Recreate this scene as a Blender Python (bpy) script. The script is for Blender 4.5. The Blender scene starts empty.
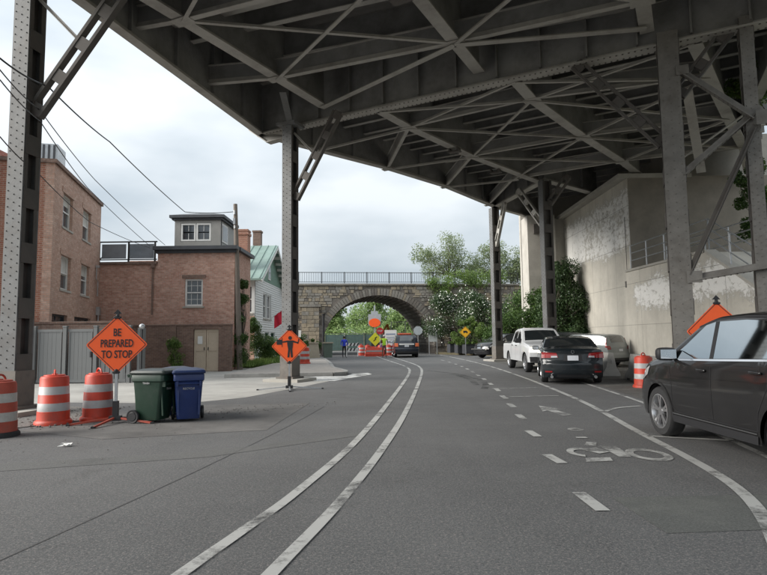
import bpy, bmesh, math, random
import numpy as np
from mathutils import Vector, Matrix
random.seed(7); rng = np.random.default_rng(7)
R = math.radians
S = bpy.context.scene
C = S.collection

# ---------------------------------------------------------------- camera
cam = bpy.data.cameras.new('camera'); co = bpy.data.objects.new('camera', cam); C.objects.link(co)
cam.sensor_width = 36; cam.lens = 576/767*36; cam.clip_start = .05; cam.clip_end = 2000
co.matrix_world = Matrix.Translation((0, 0, 1.45)) @ Matrix.Rotation(R(95), 4, 'X') @ Matrix.Rotation(R(-.7), 4, 'Z')
S.camera = co
# ---------------------------------------------------------------- world + sun (soft overcast)
SUN_EL, SUN_AZ = 29, -103          # azimuth: bearing from +Y, clockwise
w = bpy.data.worlds.new('World'); S.world = w; w.use_nodes = True
nt = w.node_tree; nt.nodes.clear()
N = nt.nodes.new; L = nt.links.new
out = N('ShaderNodeOutputWorld'); bg = N('ShaderNodeBackground'); sky = N('ShaderNodeTexSky')
sky.sky_type = 'NISHITA'; sky.sun_disc = False; sky.sun_elevation = R(SUN_EL); sky.sun_rotation = R(SUN_AZ); sky.dust_density = 2.0
tc = N('ShaderNodeTexCoord'); mp = N('ShaderNodeMapping'); mp.inputs['Scale'].default_value = (1, 1, 2.6)
n1 = N('ShaderNodeTexNoise'); n1.inputs['Scale'].default_value = 2.6; n1.inputs['Detail'].default_value = 5; n1.inputs['Roughness'].default_value = .45
cr = N('ShaderNodeValToRGB'); cr.color_ramp.elements[0].position = .36; cr.color_ramp.elements[1].position = .6
cr.color_ramp.elements[0].color = (3.8, 4.35, 4.8, 1); cr.color_ramp.elements[1].color = (6.1, 6.45, 6.7, 1)
mx = N('ShaderNodeMix'); mx.data_type = 'RGBA'; mx.inputs['Factor'].default_value = .93
L(tc.outputs['Generated'], mp.inputs['Vector']); L(mp.outputs[0], n1.inputs['Vector']); L(n1.outputs['Fac'], cr.inputs[0])
sx = N('ShaderNodeSeparateXYZ'); L(tc.outputs['Generated'], sx.inputs[0])
gr = N('ShaderNodeMapRange'); gr.inputs[1].default_value = 0; gr.inputs[2].default_value = 1; gr.inputs[3].default_value = .66; gr.inputs[4].default_value = 1.35; L(sx.outputs['Z'], gr.inputs[0])
mg = N('ShaderNodeVectorMath'); mg.operation = 'SCALE'; L(cr.outputs[0], mg.inputs[0]); L(gr.outputs[0], mg.inputs['Scale'])
L(sky.outputs[0], mx.inputs['A']); L(mg.outputs[0], mx.inputs['B']); L(mx.outputs['Result'], bg.inputs['Color'])
bg.inputs['Strength'].default_value = .1; L(bg.outputs[0], out.inputs[0])
sl = bpy.data.lights.new('sun', 'SUN'); sl.energy = 3.1; sl.angle = R(40); sl.color = (1, .96, .9)
so = bpy.data.objects.new('sun', sl); C.objects.link(so)
d = Vector((math.sin(R(SUN_AZ))*math.cos(R(SUN_EL)), math.cos(R(SUN_AZ))*math.cos(R(SUN_EL)), math.sin(R(SUN_EL))))
so.rotation_euler = d.to_track_quat('Z', 'Y').to_euler(); so.location = (-20, 10, 40)
S.view_settings.view_transform = 'Standard'; S.view_settings.look = 'None'; S.view_settings.gamma = 1
S.view_settings.exposure = 0.95

# ---------------------------------------------------------------- materials
MATS = {}
def mat(name, col, rough=.7, metal=0, var=.12, scale=3, bump=0, bscale=40, coat=0, spec=.5, dirt=0, dcol=(.08, .07, .06), dscale=.7, coord='Object', emit=0, stretch=None, alpha=1):
    if name in MATS: return MATS[name]
    m = bpy.data.materials.new(name); m.use_nodes = True; t = m.node_tree; b = t.nodes['Principled BSDF']
    n, l = t.nodes.new, t.links.new
    tc = n('ShaderNodeTexCoord'); src = tc.outputs[coord]
    if stretch:
        mp = n('ShaderNodeMapping'); mp.inputs['Scale'].default_value = stretch; l(src, mp.inputs[0]); src = mp.outputs[0]
    no = n('ShaderNodeTexNoise'); no.inputs['Scale'].default_value = scale; no.inputs['Detail'].default_value = 6; no.inputs['Roughness'].default_value = .65; l(src, no.inputs['Vector'])
    mx = n('ShaderNodeMix'); mx.data_type = 'RGBA'
    mr = n('ShaderNodeMapRange'); mr.inputs[1].default_value = .3; mr.inputs[2].default_value = .7; l(no.outputs[0], mr.inputs[0])
    l(mr.outputs[0], mx.inputs['Factor'])
    mx.inputs['A'].default_value = (*[c*(1-var) for c in col], 1); mx.inputs['B'].default_value = (*[min(1, c*(1+var)) for c in col], 1)
    res = mx.outputs['Result']
    if dirt:
        d2 = n('ShaderNodeTexNoise'); d2.inputs['Scale'].default_value = dscale; d2.inputs['Detail'].default_value = 8; d2.inputs['Roughness'].default_value = .7; l(src, d2.inputs['Vector'])
        r2 = n('ShaderNodeMapRange'); r2.inputs[1].default_value = .48; r2.inputs[2].default_value = .72; r2.inputs[4].default_value = dirt; l(d2.outputs[0], r2.inputs[0])
        m2 = n('ShaderNodeMix'); m2.data_type = 'RGBA'; l(r2.outputs[0], m2.inputs['Factor']); l(res, m2.inputs['A']); m2.inputs['B'].default_value = (*dcol, 1); res = m2.outputs['Result']
    l(res, b.inputs['Base Color'])
    b.inputs['Roughness'].default_value = rough; b.inputs['Metallic'].default_value = metal
    b.inputs['Coat Weight'].default_value = coat; b.inputs['Coat Roughness'].default_value = .05
    b.inputs['Specular IOR Level'].default_value = spec
    if emit: l(res, b.inputs['Emission Color']); b.inputs['Emission Strength'].default_value = emit
    if bump:
        bn = n('ShaderNodeTexNoise'); bn.inputs['Scale'].default_value = bscale; bn.inputs['Detail'].default_value = 4; l(src, bn.inputs['Vector'])
        bp = n('ShaderNodeBump'); bp.inputs['Strength'].default_value = bump; bp.inputs['Distance'].default_value = .02; l(bn.outputs[0], bp.inputs['Height']); l(bp.outputs[0], b.inputs['Normal'])
    MATS[name] = m; return m

def brick_mat(name, c1, c2, mortar, bw=.21, bh=.075, dirt=.35, dcol=(.12, .08, .06)):
    m = bpy.data.materials.new(name); m.use_nodes = True; t = m.node_tree; b = t.nodes['Principled BSDF']; n, l = t.nodes.new, t.links.new
    tc = n('ShaderNodeTexCoord'); bt = n('ShaderNodeTexBrick'); bt.inputs['Scale'].default_value = 1
    bt.inputs['Brick Width'].default_value = bw; bt.inputs['Row Height'].default_value = bh; bt.inputs['Mortar Size'].default_value = .008; bt.inputs['Mortar Smooth'].default_value = .2
    bt.inputs['Color1'].default_value = (*c1, 1); bt.inputs['Color2'].default_value = (*c2, 1); bt.inputs['Mortar'].default_value = (*mortar, 1)
    l(tc.outputs['UV'], bt.inputs['Vector'])
    res = bt.outputs['Color']
    for sc, amt, col, lo, hi in ((6, .5, dcol, .45, .75), (.5, dirt, dcol, .45, .7), (1.3, .3, (.5, .4, .33), .55, .75)):
        no = n('ShaderNodeTexNoise'); no.inputs['Scale'].default_value = sc; no.inputs['Detail'].default_value = 8; no.inputs['Roughness'].default_value = .75; l(tc.outputs['UV'], no.inputs['Vector'])
        mr = n('ShaderNodeMapRange'); mr.inputs[1].default_value = lo; mr.inputs[2].default_value = hi; mr.inputs[4].default_value = amt; l(no.outputs[0], mr.inputs[0])
        mx = n('ShaderNodeMix'); mx.data_type = 'RGBA'; l(mr.outputs[0], mx.inputs['Factor']); l(res, mx.inputs['A']); mx.inputs['B'].default_value = (*col, 1); res = mx.outputs['Result']
    l(res, b.inputs['Base Color']); b.inputs['Roughness'].default_value = .9
    bp = n('ShaderNodeBump'); bp.inputs['Strength'].default_value = .5; bp.inputs['Distance'].default_value = .01; bp.invert = True; l(bt.outputs['Fac'], bp.inputs['Height']); l(bp.outputs[0], b.inputs['Normal'])
    MATS[name] = m; return m

def leaf_mat(name, c1, c2, trans=.35):
    m = bpy.data.materials.new(name); m.use_nodes = True; t = m.node_tree; n, l = t.nodes.new, t.links.new
    b = t.nodes['Principled BSDF']; ge = n('ShaderNodeNewGeometry'); tc = n('ShaderNodeTexCoord')
    no = n('ShaderNodeTexNoise'); no.inputs['Scale'].default_value = 1.1; no.inputs['Detail'].default_value = 3; l(tc.outputs['Object'], no.inputs['Vector'])
    ad = n('ShaderNodeMath'); ad.operation = 'MULTIPLY_ADD'; l(ge.outputs['Random Per Island'], ad.inputs[0]); ad.inputs[1].default_value = .5; l(no.outputs[0], ad.inputs[2])
    mr = n('ShaderNodeMapRange'); mr.inputs[1].default_value = .45; mr.inputs[2].default_value = 1.05; l(ad.outputs[0], mr.inputs[0])
    mx = n('ShaderNodeMix'); mx.data_type = 'RGBA'; l(mr.outputs[0], mx.inputs['Factor']); mx.inputs['A'].default_value = (*c1, 1); mx.inputs['B'].default_value = (*c2, 1)
    l(mx.outputs['Result'], b.inputs['Base Color']); b.inputs['Roughness'].default_value = .5; b.inputs['Specular IOR Level'].default_value = .4
    tr = n('ShaderNodeBsdfTranslucent'); l(mx.outputs['Result'], tr.inputs['Color'])
    ms = n('ShaderNodeMixShader'); ms.inputs[0].default_value = trans; l(b.outputs[0], ms.inputs[1]); l(tr.outputs[0], ms.inputs[2])
    l(ms.outputs[0], t.nodes['Material Output'].inputs['Surface']); MATS[name] = m; return m

steel_w = mat('steel_paint_web_shade', (.23, .228, .22), .75, var=.2, scale=1.1, dirt=.6, dcol=(.09, .08, .07), dscale=.8, bump=.15, bscale=12)  # web paint, darkened as painted shade against the lighter flanges
steel = mat('steel_paint', (.38, .365, .335), .65, var=.12, scale=1.3, dirt=.5, dcol=(.12, .10, .085), dscale=.9, bump=.15, bscale=12)
steel_c = mat('steel_paint_column', (.135, .137, .137), .65, var=.18, scale=2, dirt=.55, dcol=(.085, .07, .055), dscale=1.6, bump=.12, bscale=15)
steel_d = mat('steel_paint_dark', (.10, .092, .084), .75, var=.2, scale=2, dirt=.5, dcol=(.08, .06, .05), dscale=1.5)
steel_b = mat('steel_paint_shaded', (.19, .18, .165), .7, var=.22, scale=2.2, dirt=.6, dcol=(.09, .075, .06), dscale=1.6, bump=.25, bscale=14)  # steel paint darkened to stand in for dimmer light around columns B and F
steel_rust = mat('steel_rusty', (.16, .145, .13), .8, var=.3, scale=4, dirt=.6, dcol=(.1, .06, .04), dscale=2)
rivet_m = mat('rivet_paint', (.05, .048, .045), .7)
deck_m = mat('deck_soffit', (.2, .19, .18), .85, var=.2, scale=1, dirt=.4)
black = mat('black_plastic', (.02, .02, .022), .5, var=.1)
tyre_m = mat('tyre_rubber', (.025, .025, .026), .8, var=.2, scale=20)
rubber = tyre_m
white_p = mat('white_paint', (.72, .72, .7), .6, var=.06, dirt=.15)
conc_l = mat('concrete_light', (.42, .40, .36), .9, var=.1, scale=1.5, bump=.2, bscale=25, dirt=.4, dcol=(.2, .185, .16), dscale=.5)
orange = mat('orange_sheeting', (.93, .12, .02), .45, var=.04, scale=5)
orange_b = mat('orange_barrel', (.55, .05, .022), .5, var=.15, scale=4, dirt=.75, dcol=(.20, .06, .045), dscale=5, stretch=(1, 1, .35))
orange_d = mat('dirty_barrel', (.36, .06, .035), .65, var=.2, scale=4, dirt=.5, dcol=(.15, .08, .06), dscale=3)
refl = mat('reflective_white', (.42, .42, .42), .45, var=.15, scale=6, dirt=.6, dcol=(.2, .185, .17), dscale=6)
refl_d = mat('reflective_white_dirty', (.4, .38, .35), .6, var=.15, scale=6, dirt=.5, dcol=(.2, .17, .15), dscale=4)
galv = mat('galvanised_steel', (.45, .46, .47), .4, metal=.7, var=.15, scale=8)
chrome = mat('chrome', (.75, .75, .76), .12, metal=1, var=.03)
alloy = mat('wheel_alloy', (.55, .55, .56), .3, metal=.9, var=.05)
glass = mat('car_glass', (.02, .024, .026), .03, var=.1, spec=1.0, coat=1)
wglass = mat('window_glass', (.05, .06, .07), .08, var=.5, scale=1.3, spec=.9)
leaf_light = leaf_mat('leaf_light', (.07, .13, .03), (.23, .33, .09), .45)
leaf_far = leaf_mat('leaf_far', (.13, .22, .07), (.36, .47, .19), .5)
leaf_mid = leaf_mat('leaf_mid', (.03, .07, .018), (.12, .2, .05), .3)
leaf_dark = leaf_mat('leaf_dark', (.018, .042, .016), (.07, .12, .04), .25)
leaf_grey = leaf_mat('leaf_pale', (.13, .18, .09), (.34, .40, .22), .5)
petal = mat('white_petals', (.8, .8, .74), .6, var=.08)
bark = mat('bark', (.12, .10, .08), .9, var=.3, scale=6, bump=.6, bscale=20)
wood_pole = mat('pole_wood', (.2, .17, .145), .9, var=.25, scale=6, stretch=(8, 8, .6), bump=.4, bscale=10)

# ---------------------------------------------------------------- mesh builder
class MB:
    def __init__(s): s.v = []; s.f = []; s.m = []
    def add(s, vs, fs, mi=0):
        o = len(s.v); s.v += [tuple(p) for p in vs]; s.f += [tuple(i+o for i in f) for f in fs]; s.m += [mi]*len(fs); return s
    def box(s, c, d, rz=0, mi=0, M=None):
        x, y, z = d[0]/2, d[1]/2, d[2]/2
        vs = [Vector((i, j, k)) for i in (-x, x) for j in (-y, y) for k in (-z, z)]
        Mx = M if M is not None else Matrix.Rotation(rz, 3, 'Z')
        vs = [Mx @ q + Vector(c) for q in vs]
        return s.add(vs, [(0, 1, 3, 2), (4, 6, 7, 5), (0, 4, 5, 1), (2, 3, 7, 6), (0, 2, 6, 4), (1, 5, 7, 3)], mi)
    def bar(s, p, q, w, h, up=(0, 0, 1), mi=0):
        p, q = Vector(p), Vector(q); a = (q-p); Ln = a.length; a.normalize(); up = Vector(up)
        if abs(a.dot(up)) > .98: up = Vector((0, 1, 0))
        r = a.cross(up).normalized(); u = r.cross(a)
        Mx = Matrix((r, a, u)).transposed()
        return s.box((p+q)/2, (w, Ln, h), M=Mx, mi=mi)
    def tube(s, p, q, r0, r1=None, n=8, mi=0, cap=True):
        r1 = r0 if r1 is None else r1
        p, q = Vector(p), Vector(q); a = (q-p).normalized(); up = Vector((0, 0, 1)) if abs(a.z) < .95 else Vector((1, 0, 0))
        x = a.cross(up).normalized(); y = a.cross(x)
        vs = []
        for c, r in ((p, r0), (q, r1)):
            for i in range(n): t = 2*math.pi*i/n; vs.append(c+x*math.cos(t)*r+y*math.sin(t)*r)
        fs = [(i, (i+1) % n, n+(i+1) % n, n+i) for i in range(n)]
        if cap: fs += [tuple(range(n))[::-1], tuple(range(n, 2*n))]
        return s.add(vs, fs, mi)
    def path(s, pts, r, n=6, mi=0):
        for a, b in zip(pts, pts[1:]): s.tube(a, b, r, n=n, mi=mi)
        return s
    def lathe(s, prof, n=24, c=(0, 0, 0), axis='Z', mi=0, sx=1, sy=1):
        vs = []
        for r, z in prof:
            for i in range(n):
                t = 2*math.pi*i/n; a, b = r*math.cos(t)*sx, r*math.sin(t)*sy
                p = (a, b, z) if axis == 'Z' else ((a, z, b) if axis == 'Y' else (z, a, b))
                vs.append((p[0]+c[0], p[1]+c[1], p[2]+c[2]))
        fs = []
        for j in range(len(prof)-1):
            mj = mi[j] if isinstance(mi, (list, tuple)) else mi
            for i in range(n):
                fs.append(((j*n+i, j*n+(i+1) % n, (j+1)*n+(i+1) % n, (j+1)*n+i), mj))
        o = len(s.v); s.v += vs
        for f, mj in fs: s.f.append(tuple(i+o for i in f)); s.m.append(mj)
        return s
    def prism(s, poly, z0, z1, mi=0, frame=None):
        n = len(poly); fr = frame or (lambda a, b, c: (a, b, c))
        vs = [fr(a, b, z0) for a, b in poly]+[fr(a, b, z1) for a, b in poly]
        return s.add(vs, [tuple(range(n))[::-1], tuple(range(n, 2*n))]+[(i, (i+1) % n, n+(i+1) % n, n+i) for i in range(n)], mi)
    def sup(s, c, d, e=.4, n=12, mi=0, rz=0):
        # rounded block (superellipsoid)
        def sg(a, k): return math.copysign(abs(a)**k, a)
        vs = []; Mz = Matrix.Rotation(rz, 3, 'Z')
        for j in range(n+1):
            ph = -math.pi/2+math.pi*j/n
            for i in range(2*n):
                th = math.pi*i/n
                q = Mz @ Vector((d[0]/2*sg(math.cos(ph), e)*sg(math.cos(th), e), d[1]/2*sg(math.cos(ph), e)*sg(math.sin(th), e), d[2]/2*sg(math.sin(ph), e)))
                vs.append(q+Vector(c))
        m = 2*n
        return s.add(vs, [(j*m+i, j*m+(i+1) % m, (j+1)*m+(i+1) % m, (j+1)*m+i) for j in range(n) for i in range(m)], mi)
    def grid(s, rows, mi=0):
        nr, nc = len(rows), len(rows[0])
        return s.add([p for r in rows for p in r], [(j*nc+i, j*nc+i+1, (j+1)*nc+i+1, (j+1)*nc+i) for j in range(nr-1) for i in range(nc-1)], mi)
    def mesh(s, name, mats, smooth=0, fix=False):
        me = bpy.data.meshes.new(name); me.from_pydata(s.v, [], s.f)
        for m in (mats if isinstance(mats, (list, tuple)) else [mats]): me.materials.append(m)
        me.polygons.foreach_set('material_index', s.m)
        if fix:
            b = bmesh.new(); b.from_mesh(me); bmesh.ops.remove_doubles(b, verts=b.verts, dist=1e-5); bmesh.ops.recalc_face_normals(b, faces=b.faces); b.to_mesh(me); b.free()
        uv = me.uv_layers.new(name='UVMap'); me.update()
        vs = me.vertices; dat = uv.data
        for p in me.polygons:
            nx, ny, nz = p.normal
            if abs(nz) > .7:
                for li in p.loop_indices: q = vs[me.loops[li].vertex_index].co; dat[li].uv = (q.x, q.y)
            else:
                h = math.hypot(nx, ny) or 1; tx, ty = -ny/h, nx/h
                for li in p.loop_indices: q = vs[me.loops[li].vertex_index].co; dat[li].uv = (q.x*tx+q.y*ty, q.z)
        if smooth:
            me.shade_smooth(); me.set_sharp_from_angle(angle=R(smooth))
        return me
def place(name, me, parent=None, loc=(0, 0, 0), rz=0, rot=None):
    o = bpy.data.objects.new(name, me); C.objects.link(o); o.location = loc; o.rotation_euler = rot if rot else (0, 0, rz)
    if parent: o.parent = parent
    return o
def obj(name, mb, mats, parent=None, loc=(0, 0, 0), rz=0, smooth=0, fix=False, label=None, stuff=False, rot=None):
    o = place(name, mb.mesh(name, mats, smooth, fix), parent, loc, rz, rot)
    if label: o['label'] = label
    if stuff: o['kind'] = 'stuff'
    return o
def wobj(name, mb, mats, root, **k):      # mesh given in world coordinates under an unrotated root
    return obj(name, mb, mats, root, loc=tuple(-root.location), **k)
def tag(o, label, cat, group=None):
    o['label'] = label; o['category'] = cat
    if group: o['group'] = group
    return o
def thing(name, label, cat, loc=(0, 0, 0), rz=0, group=None):
    o = bpy.data.objects.new(name, None); C.objects.link(o); o.empty_display_size = .2
    o.location = loc; o.rotation_euler = (0, 0, rz); return tag(o, label, cat, group)
def struct(name, mb, m, **k):
    o = obj(name, mb, m, **k); o['kind'] = 'structure'; return o
def dup(root, loc, rz, label):
    def cp(o, par):
        c = o.copy(); C.objects.link(c)
        if par: c.parent = par
        for ch in list(o.children): cp(ch, c)
        return c
    r = cp(root, None); r.location = loc; r.rotation_euler = (0, 0, rz); r['label'] = label; return r
def text(body, size, parent, m, loc, rot=(0, 0, 0), sx=1, name='lettering', ex=.002, sy=1, spacing=1):
    cu = bpy.data.curves.new('t', 'FONT'); cu.body = body; cu.size = size; cu.align_x = 'CENTER'; cu.align_y = 'CENTER'; cu.extrude = ex; cu.offset = size*.015; cu.space_line = spacing; cu.resolution_u = 3
    o = bpy.data.objects.new('t', cu); C.objects.link(o); bpy.context.view_layer.update()
    me = bpy.data.meshes.new_from_object(o.evaluated_get(bpy.context.evaluated_depsgraph_get()))
    bpy.data.objects.remove(o)
    me.transform(Matrix.Diagonal((sx, sy, 1, 1))); me.materials.clear(); me.materials.append(m)
    return place(name, me, parent, loc, rot=rot)

#SETTING
# ---------------------------------------------------------------- ground, road, pavement
def asphalt():
    m = bpy.data.materials.new('asphalt'); m.use_nodes = True; t = m.node_tree; b = t.nodes['Principled BSDF']; n, l = t.nodes.new, t.links.new
    tc = n('ShaderNodeTexCoord'); g = tc.outputs['Object']
    def noise(sc, det=6, ro=.6, vec=g, st=None):
        if st:
            mp = n('ShaderNodeMapping'); mp.inputs['Scale'].default_value = st; mp.inputs['Rotation'].default_value = (0, 0, R(-6)); l(vec, mp.inputs[0]); vec = mp.outputs[0]
        o = n('ShaderNodeTexNoise'); o.inputs['Scale'].default_value = sc; o.inputs['Detail'].default_value = det; o.inputs['Roughness'].default_value = ro; l(vec, o.inputs['Vector']); return o.outputs[0]
    def rng_(x, a, b_, c, d_):
        o = n('ShaderNodeMapRange'); [setattr(o.inputs[i+1], 'default_value', v) for i, v in enumerate((a, b_, c, d_))]; l(x, o.inputs[0]); return o.outputs[0]
    def mix(f, a, bcol, mode='MIX'):
        o = n('ShaderNodeMix'); o.data_type = 'RGBA'; o.blend_type = mode
        if isinstance(f, float): o.inputs['Factor'].default_value = f
        else: l(f, o.inputs['Factor'])
        l(a, o.inputs['A'])
        if isinstance(bcol, tuple): o.inputs['B'].default_value = (*bcol, 1)
        else: l(bcol, o.inputs['B'])
        return o.outputs['Result']
    rgb = n('ShaderNodeRGB'); rgb.outputs[0].default_value = (.085, .087, .089, 1)
    c = rgb.outputs[0]
    c = mix(rng_(noise(.35, 5), .42, .62, 0, .5), c, (.135, .137, .138))
    c = mix(rng_(noise(1.0, 6, .65, st=(1.1, .12, 1)), .5, .7, 0, .45), c, (.055, .056, .058))   # long tyre smears
    c = mix(rng_(noise(3.0, 8, .8, st=(1, .35, 1)), .58, .72, 0, .4), c, (.17, .168, .163))
    c = mix(rng_(noise(1.3, 5), .62, .72, 0, .45), c, (.045, .044, .043))   # drips and stains
    vo = n('ShaderNodeTexVoronoi'); vo.inputs['Scale'].default_value = 75; l(g, vo.inputs['Vector'])
    c = mix(rng_(vo.outputs['Distance'], .1, .5, .55, 0), c, (.26, .255, .24))        # aggregate
    c = mix(rng_(noise(160, 2), .35, .6, .5, 0), c, (.06, .06, .06))
    # cracks
    v2 = n('ShaderNodeTexVoronoi'); v2.feature = 'DISTANCE_TO_EDGE'; v2.inputs['Scale'].default_value = .11
    wv = n('ShaderNodeTexNoise'); wv.inputs['Scale'].default_value = 1.5; wv.inputs['Detail'].default_value = 8; l(g, wv.inputs['Vector'])
    va = n('ShaderNodeVectorMath'); va.operation = 'MULTIPLY_ADD'; l(wv.outputs['Color'], va.inputs[0]); va.inputs[1].default_value = (1.2, 1.2, 0); l(g, va.inputs[2]); l(va.outputs[0], v2.inputs['Vector'])
    c = mix(rng_(v2.outputs['Distance'], .0, .0012, .3, 0), c, (.03, .03, .03))
    c = mix(rng_(noise(45, 3, .7), .52, .68, 0, .5), c, (.30, .265, .25)); c = mix(rng_(noise(38, 3, .7), .56, .7, 0, .8), c, (.03, .034, .033))   # coarse stone speckle
    l(c, b.inputs['Base Color'])
    l(rng_(noise(2, 5), .3, .7, .72, .92), b.inputs['Roughness'])
    bp = n('ShaderNodeBump'); bp.inputs['Strength'].default_value = .35; bp.inputs['Distance'].default_value = .003; l(vo.outputs['Distance'], bp.inputs['Height']); l(bp.outputs[0], b.inputs['Normal'])
    return m
asph = asphalt()
asph2 = mat('old_asphalt', (.13, .125, .12), .9, var=.25, scale=1.2, bump=.4, bscale=60, dirt=.5, dcol=(.05, .05, .05), dscale=.8)
lot = mat('lot_concrete', (.36, .35, .325), .9, var=.14, scale=.8, bump=.2, bscale=30, dirt=.55, dcol=(.17, .165, .155), dscale=.6)
walk = brick_mat('paving_brick', (.3, .27, .25), (.4, .37, .34), (.25, .24, .22), .2, .1, .3, (.2, .19, .17))
kerb_m = mat('kerb_stone', (.3, .295, .28), .85, var=.15, scale=3, dirt=.5)
gravel_m = mat('gravel', (.16, .15, .14), .95, var=.45, scale=25, bump=.8, bscale=60)
earth = mat('earth', (.12, .10, .06), .95, var=.3, scale=2, dirt=.6, dcol=(.05, .09, .02), dscale=.8)
def sheet(poly, z, n=None): return MB().add([(x, y, z) for x, y in poly], [tuple(range(len(poly)))])
def ribbon(pts, w, z=.008, dens=6):
    P = [Vector((p[0], p[1])) for p in pts]; Q = []
    for i in range(len(P)-1):
        p0, p1, p2, p3 = P[max(i-1, 0)], P[i], P[i+1], P[min(i+2, len(P)-1)]
        for k in range(dens):
            t = k/dens; Q.append(.5*((2*p1)+(p2-p0)*t+(2*p0-5*p1+4*p2-p3)*t*t+(3*p1-p0-3*p2+p3)*t**3))
    Q.append(P[-1]); a, b = [], []
    for i, q in enumerate(Q):
        d_ = (Q[min(i+1, len(Q)-1)]-Q[max(i-1, 0)]).normalized(); nn = Vector((-d_.y, d_.x))*w/2
        a.append((q.x-nn.x, q.y-nn.y, z)); b.append((q.x+nn.x, q.y+nn.y, z))
    return MB().grid([a, b])
struct('ground', sheet([(-600, -200), (600, -200), (600, 900), (-600, 900)], -.02), earth)
struct('road', sheet([(-30, -40), (11.35, -40), (11.35, 40), (13, 60), (14, 110), (-24, 110), (-22, 60), (-30, 40)], 0), asph)
struct('lot_pavement', sheet([(-30, 12.2), (-11, 13.4), (-7.4, 13.9), (-4.6, 13.4), (-3.5, 14.6), (-2.5, 17.6), (-1.75, 20.3), (-1.5, 22.2), (-6, 22.3), (-6.2, 36), (-30, 36)], .004), lot)
struct('gravel_patch', sheet([(-9.5, 9.9), (-6.6, 9.4), (-5.4, 11.0), (-5.7, 12.6), (-7.5, 13.2), (-9.8, 12.6)], .012), gravel_m)

sw = [(-6.1, 22.2), (-2.0, 22.5), (-1.55, 22.9), (-1.6, 24.0), (-2.4, 27), (-3.0, 32), (-3.9, 38), (-5.2, 44), (-5.5, 49.5), (-14, 49), (-14, 36.2), (-6.1, 36)]
struct('sidewalk', MB().prism(sw[:0] or sw, .0, .13), walk)
kb = ribbon(sw[:9], .16, .135, 4)
kv = MB(); 
for a, b in zip(sw[:8], sw[1:9]): kv.bar((*a, .07), (*b, .07), .17, .146)
struct('kerb', kv, kerb_m)
struct('verge', MB().prism([(-8, 29.5), (-6.2, 29.5), (-6.2, 36), (-6.6, 40), (-8, 40)], 0, .16), mat('grass_soil', (.07, .11, .025), .95, var=.4, scale=8, bump=.6, bscale=40))
# far verge right of the road, in front of the bridge
struct('planting_bed', MB().prism([(4.4, 49.5), (6.6, 46), (8.6, 41.5), (9.6, 36.5), (24, 36.5), (24, 52), (4.6, 51.5)], 0, .16), earth)
struct('embankment', MB().prism([(4.8, 52.5), (30, 55.5), (34, 74), (4, 74)], 0, 6.0), earth)
# repair patches and seams in the asphalt
for i, (a, b) in enumerate((((-2.58, 3.98), (-1.83, 8.26)), ((-3.6, 1.2), (-2.58, 3.98)), ((-1.83, 8.26), (-1.3, 12.5)))):
    struct('tar_seam', ribbon([a, ((a[0]+b[0])/2+.03, (a[1]+b[1])/2), b], .011, .0035), mat('tar', (.066, .066, .066), .8, var=.3, scale=10))
asph3 = mat('patched_asphalt', (.092, .095, .09), .9, var=.35, scale=50, bump=.4, bscale=90, dirt=.5, dcol=(.17, .17, .155), dscale=1.5)
asph4 = mat('worn_asphalt', (.115, .115, .112), .9, var=.35, scale=55, bump=.4, bscale=90, dirt=.5, dcol=(.07, .07, .068), dscale=1.2)
struct('asphalt_patch', sheet([(2.05, 4.35), (4.2, 4.5), (5.6, 5.4), (2.02, 5.3)], .0028), asph3)
struct('asphalt_patch', sheet([(-6.5, 6.0), (-2.2, 7.3), (-.2, 8.9), (-.5, 9.0), (-2.4, 7.6), (-6.6, 6.6)], .003), asph4)
struct('parking_strip', sheet([(5.2, 8.0), (11.3, 8.0), (11.3, 36), (6.2, 36), (6.3, 18), (5.7, 12)], .0026), mat('oily_asphalt', (.085, .082, .076), .85, var=.35, scale=30, bump=.4, bscale=80, dirt=.7, dcol=(.2, .19, .17), dscale=1.3))
struct('asphalt_patch', sheet([(-4.2, 8.7), (-1.9, 9.4), (-1.7, 13.2), (-4.5, 13.0), (-6.0, 9.6)], .0035), asph2)
# paint
def paint(lo=.72, pc=(.40, .40, .385)):
    m = bpy.data.materials.new('road_paint'); m.use_nodes = True; t = m.node_tree; b = t.nodes['Principled BSDF']; n, l = t.nodes.new, t.links.new
    tc = n('ShaderNodeTexCoord'); no = n('ShaderNodeTexNoise'); no.inputs['Scale'].default_value = 9; no.inputs['Detail'].default_value = 10; no.inputs['Roughness'].default_value = .8; l(tc.outputs['Object'], no.inputs['Vector'])
    n2 = n('ShaderNodeTexNoise'); n2.inputs['Scale'].default_value = 1.5; l(tc.outputs['Object'], n2.inputs['Vector'])
    a = n('ShaderNodeMath'); a.operation = 'ADD'; l(no.outputs[0], a.inputs[0]); l(n2.outputs[0], a.inputs[1])
    mr = n('ShaderNodeMapRange'); mr.inputs[1].default_value = lo; mr.inputs[2].default_value = lo+.28; l(a.outputs[0], mr.inputs[0])
    b.inputs['Base Color'].default_value = (*pc, 1); b.inputs['Roughness'].default_value = .7
    tr = n('ShaderNodeBsdfTransparent'); ms = n('ShaderNodeMixShader'); l(mr.outputs[0], ms.inputs[0]); l(tr.outputs[0], ms.inputs[1]); l(b.outputs[0], ms.inputs[2]); l(ms.outputs[0], t.nodes['Material Output'].inputs['Surface'])
    return m
pm = paint(); pm2 = paint(.80); pm3 = paint(.74, (.62, .62, .6))
struct('wet_patch', sheet([(-3.2, 21.2), (-2.4, 19.9), (-1.7, 19.8), (-1.15, 21.4), (-.5, 23.2), (-.7, 24.2), (-1.3, 23.6), (-1.5, 22.35), (-2.6, 22.3)], .009), pm3)  # puddle by the kerb, its pale sheen put into the colour
def mark(mb, n='lane_marking'): return struct(n, mb, pm2 if n != 'lane_marking' else pm)
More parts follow.
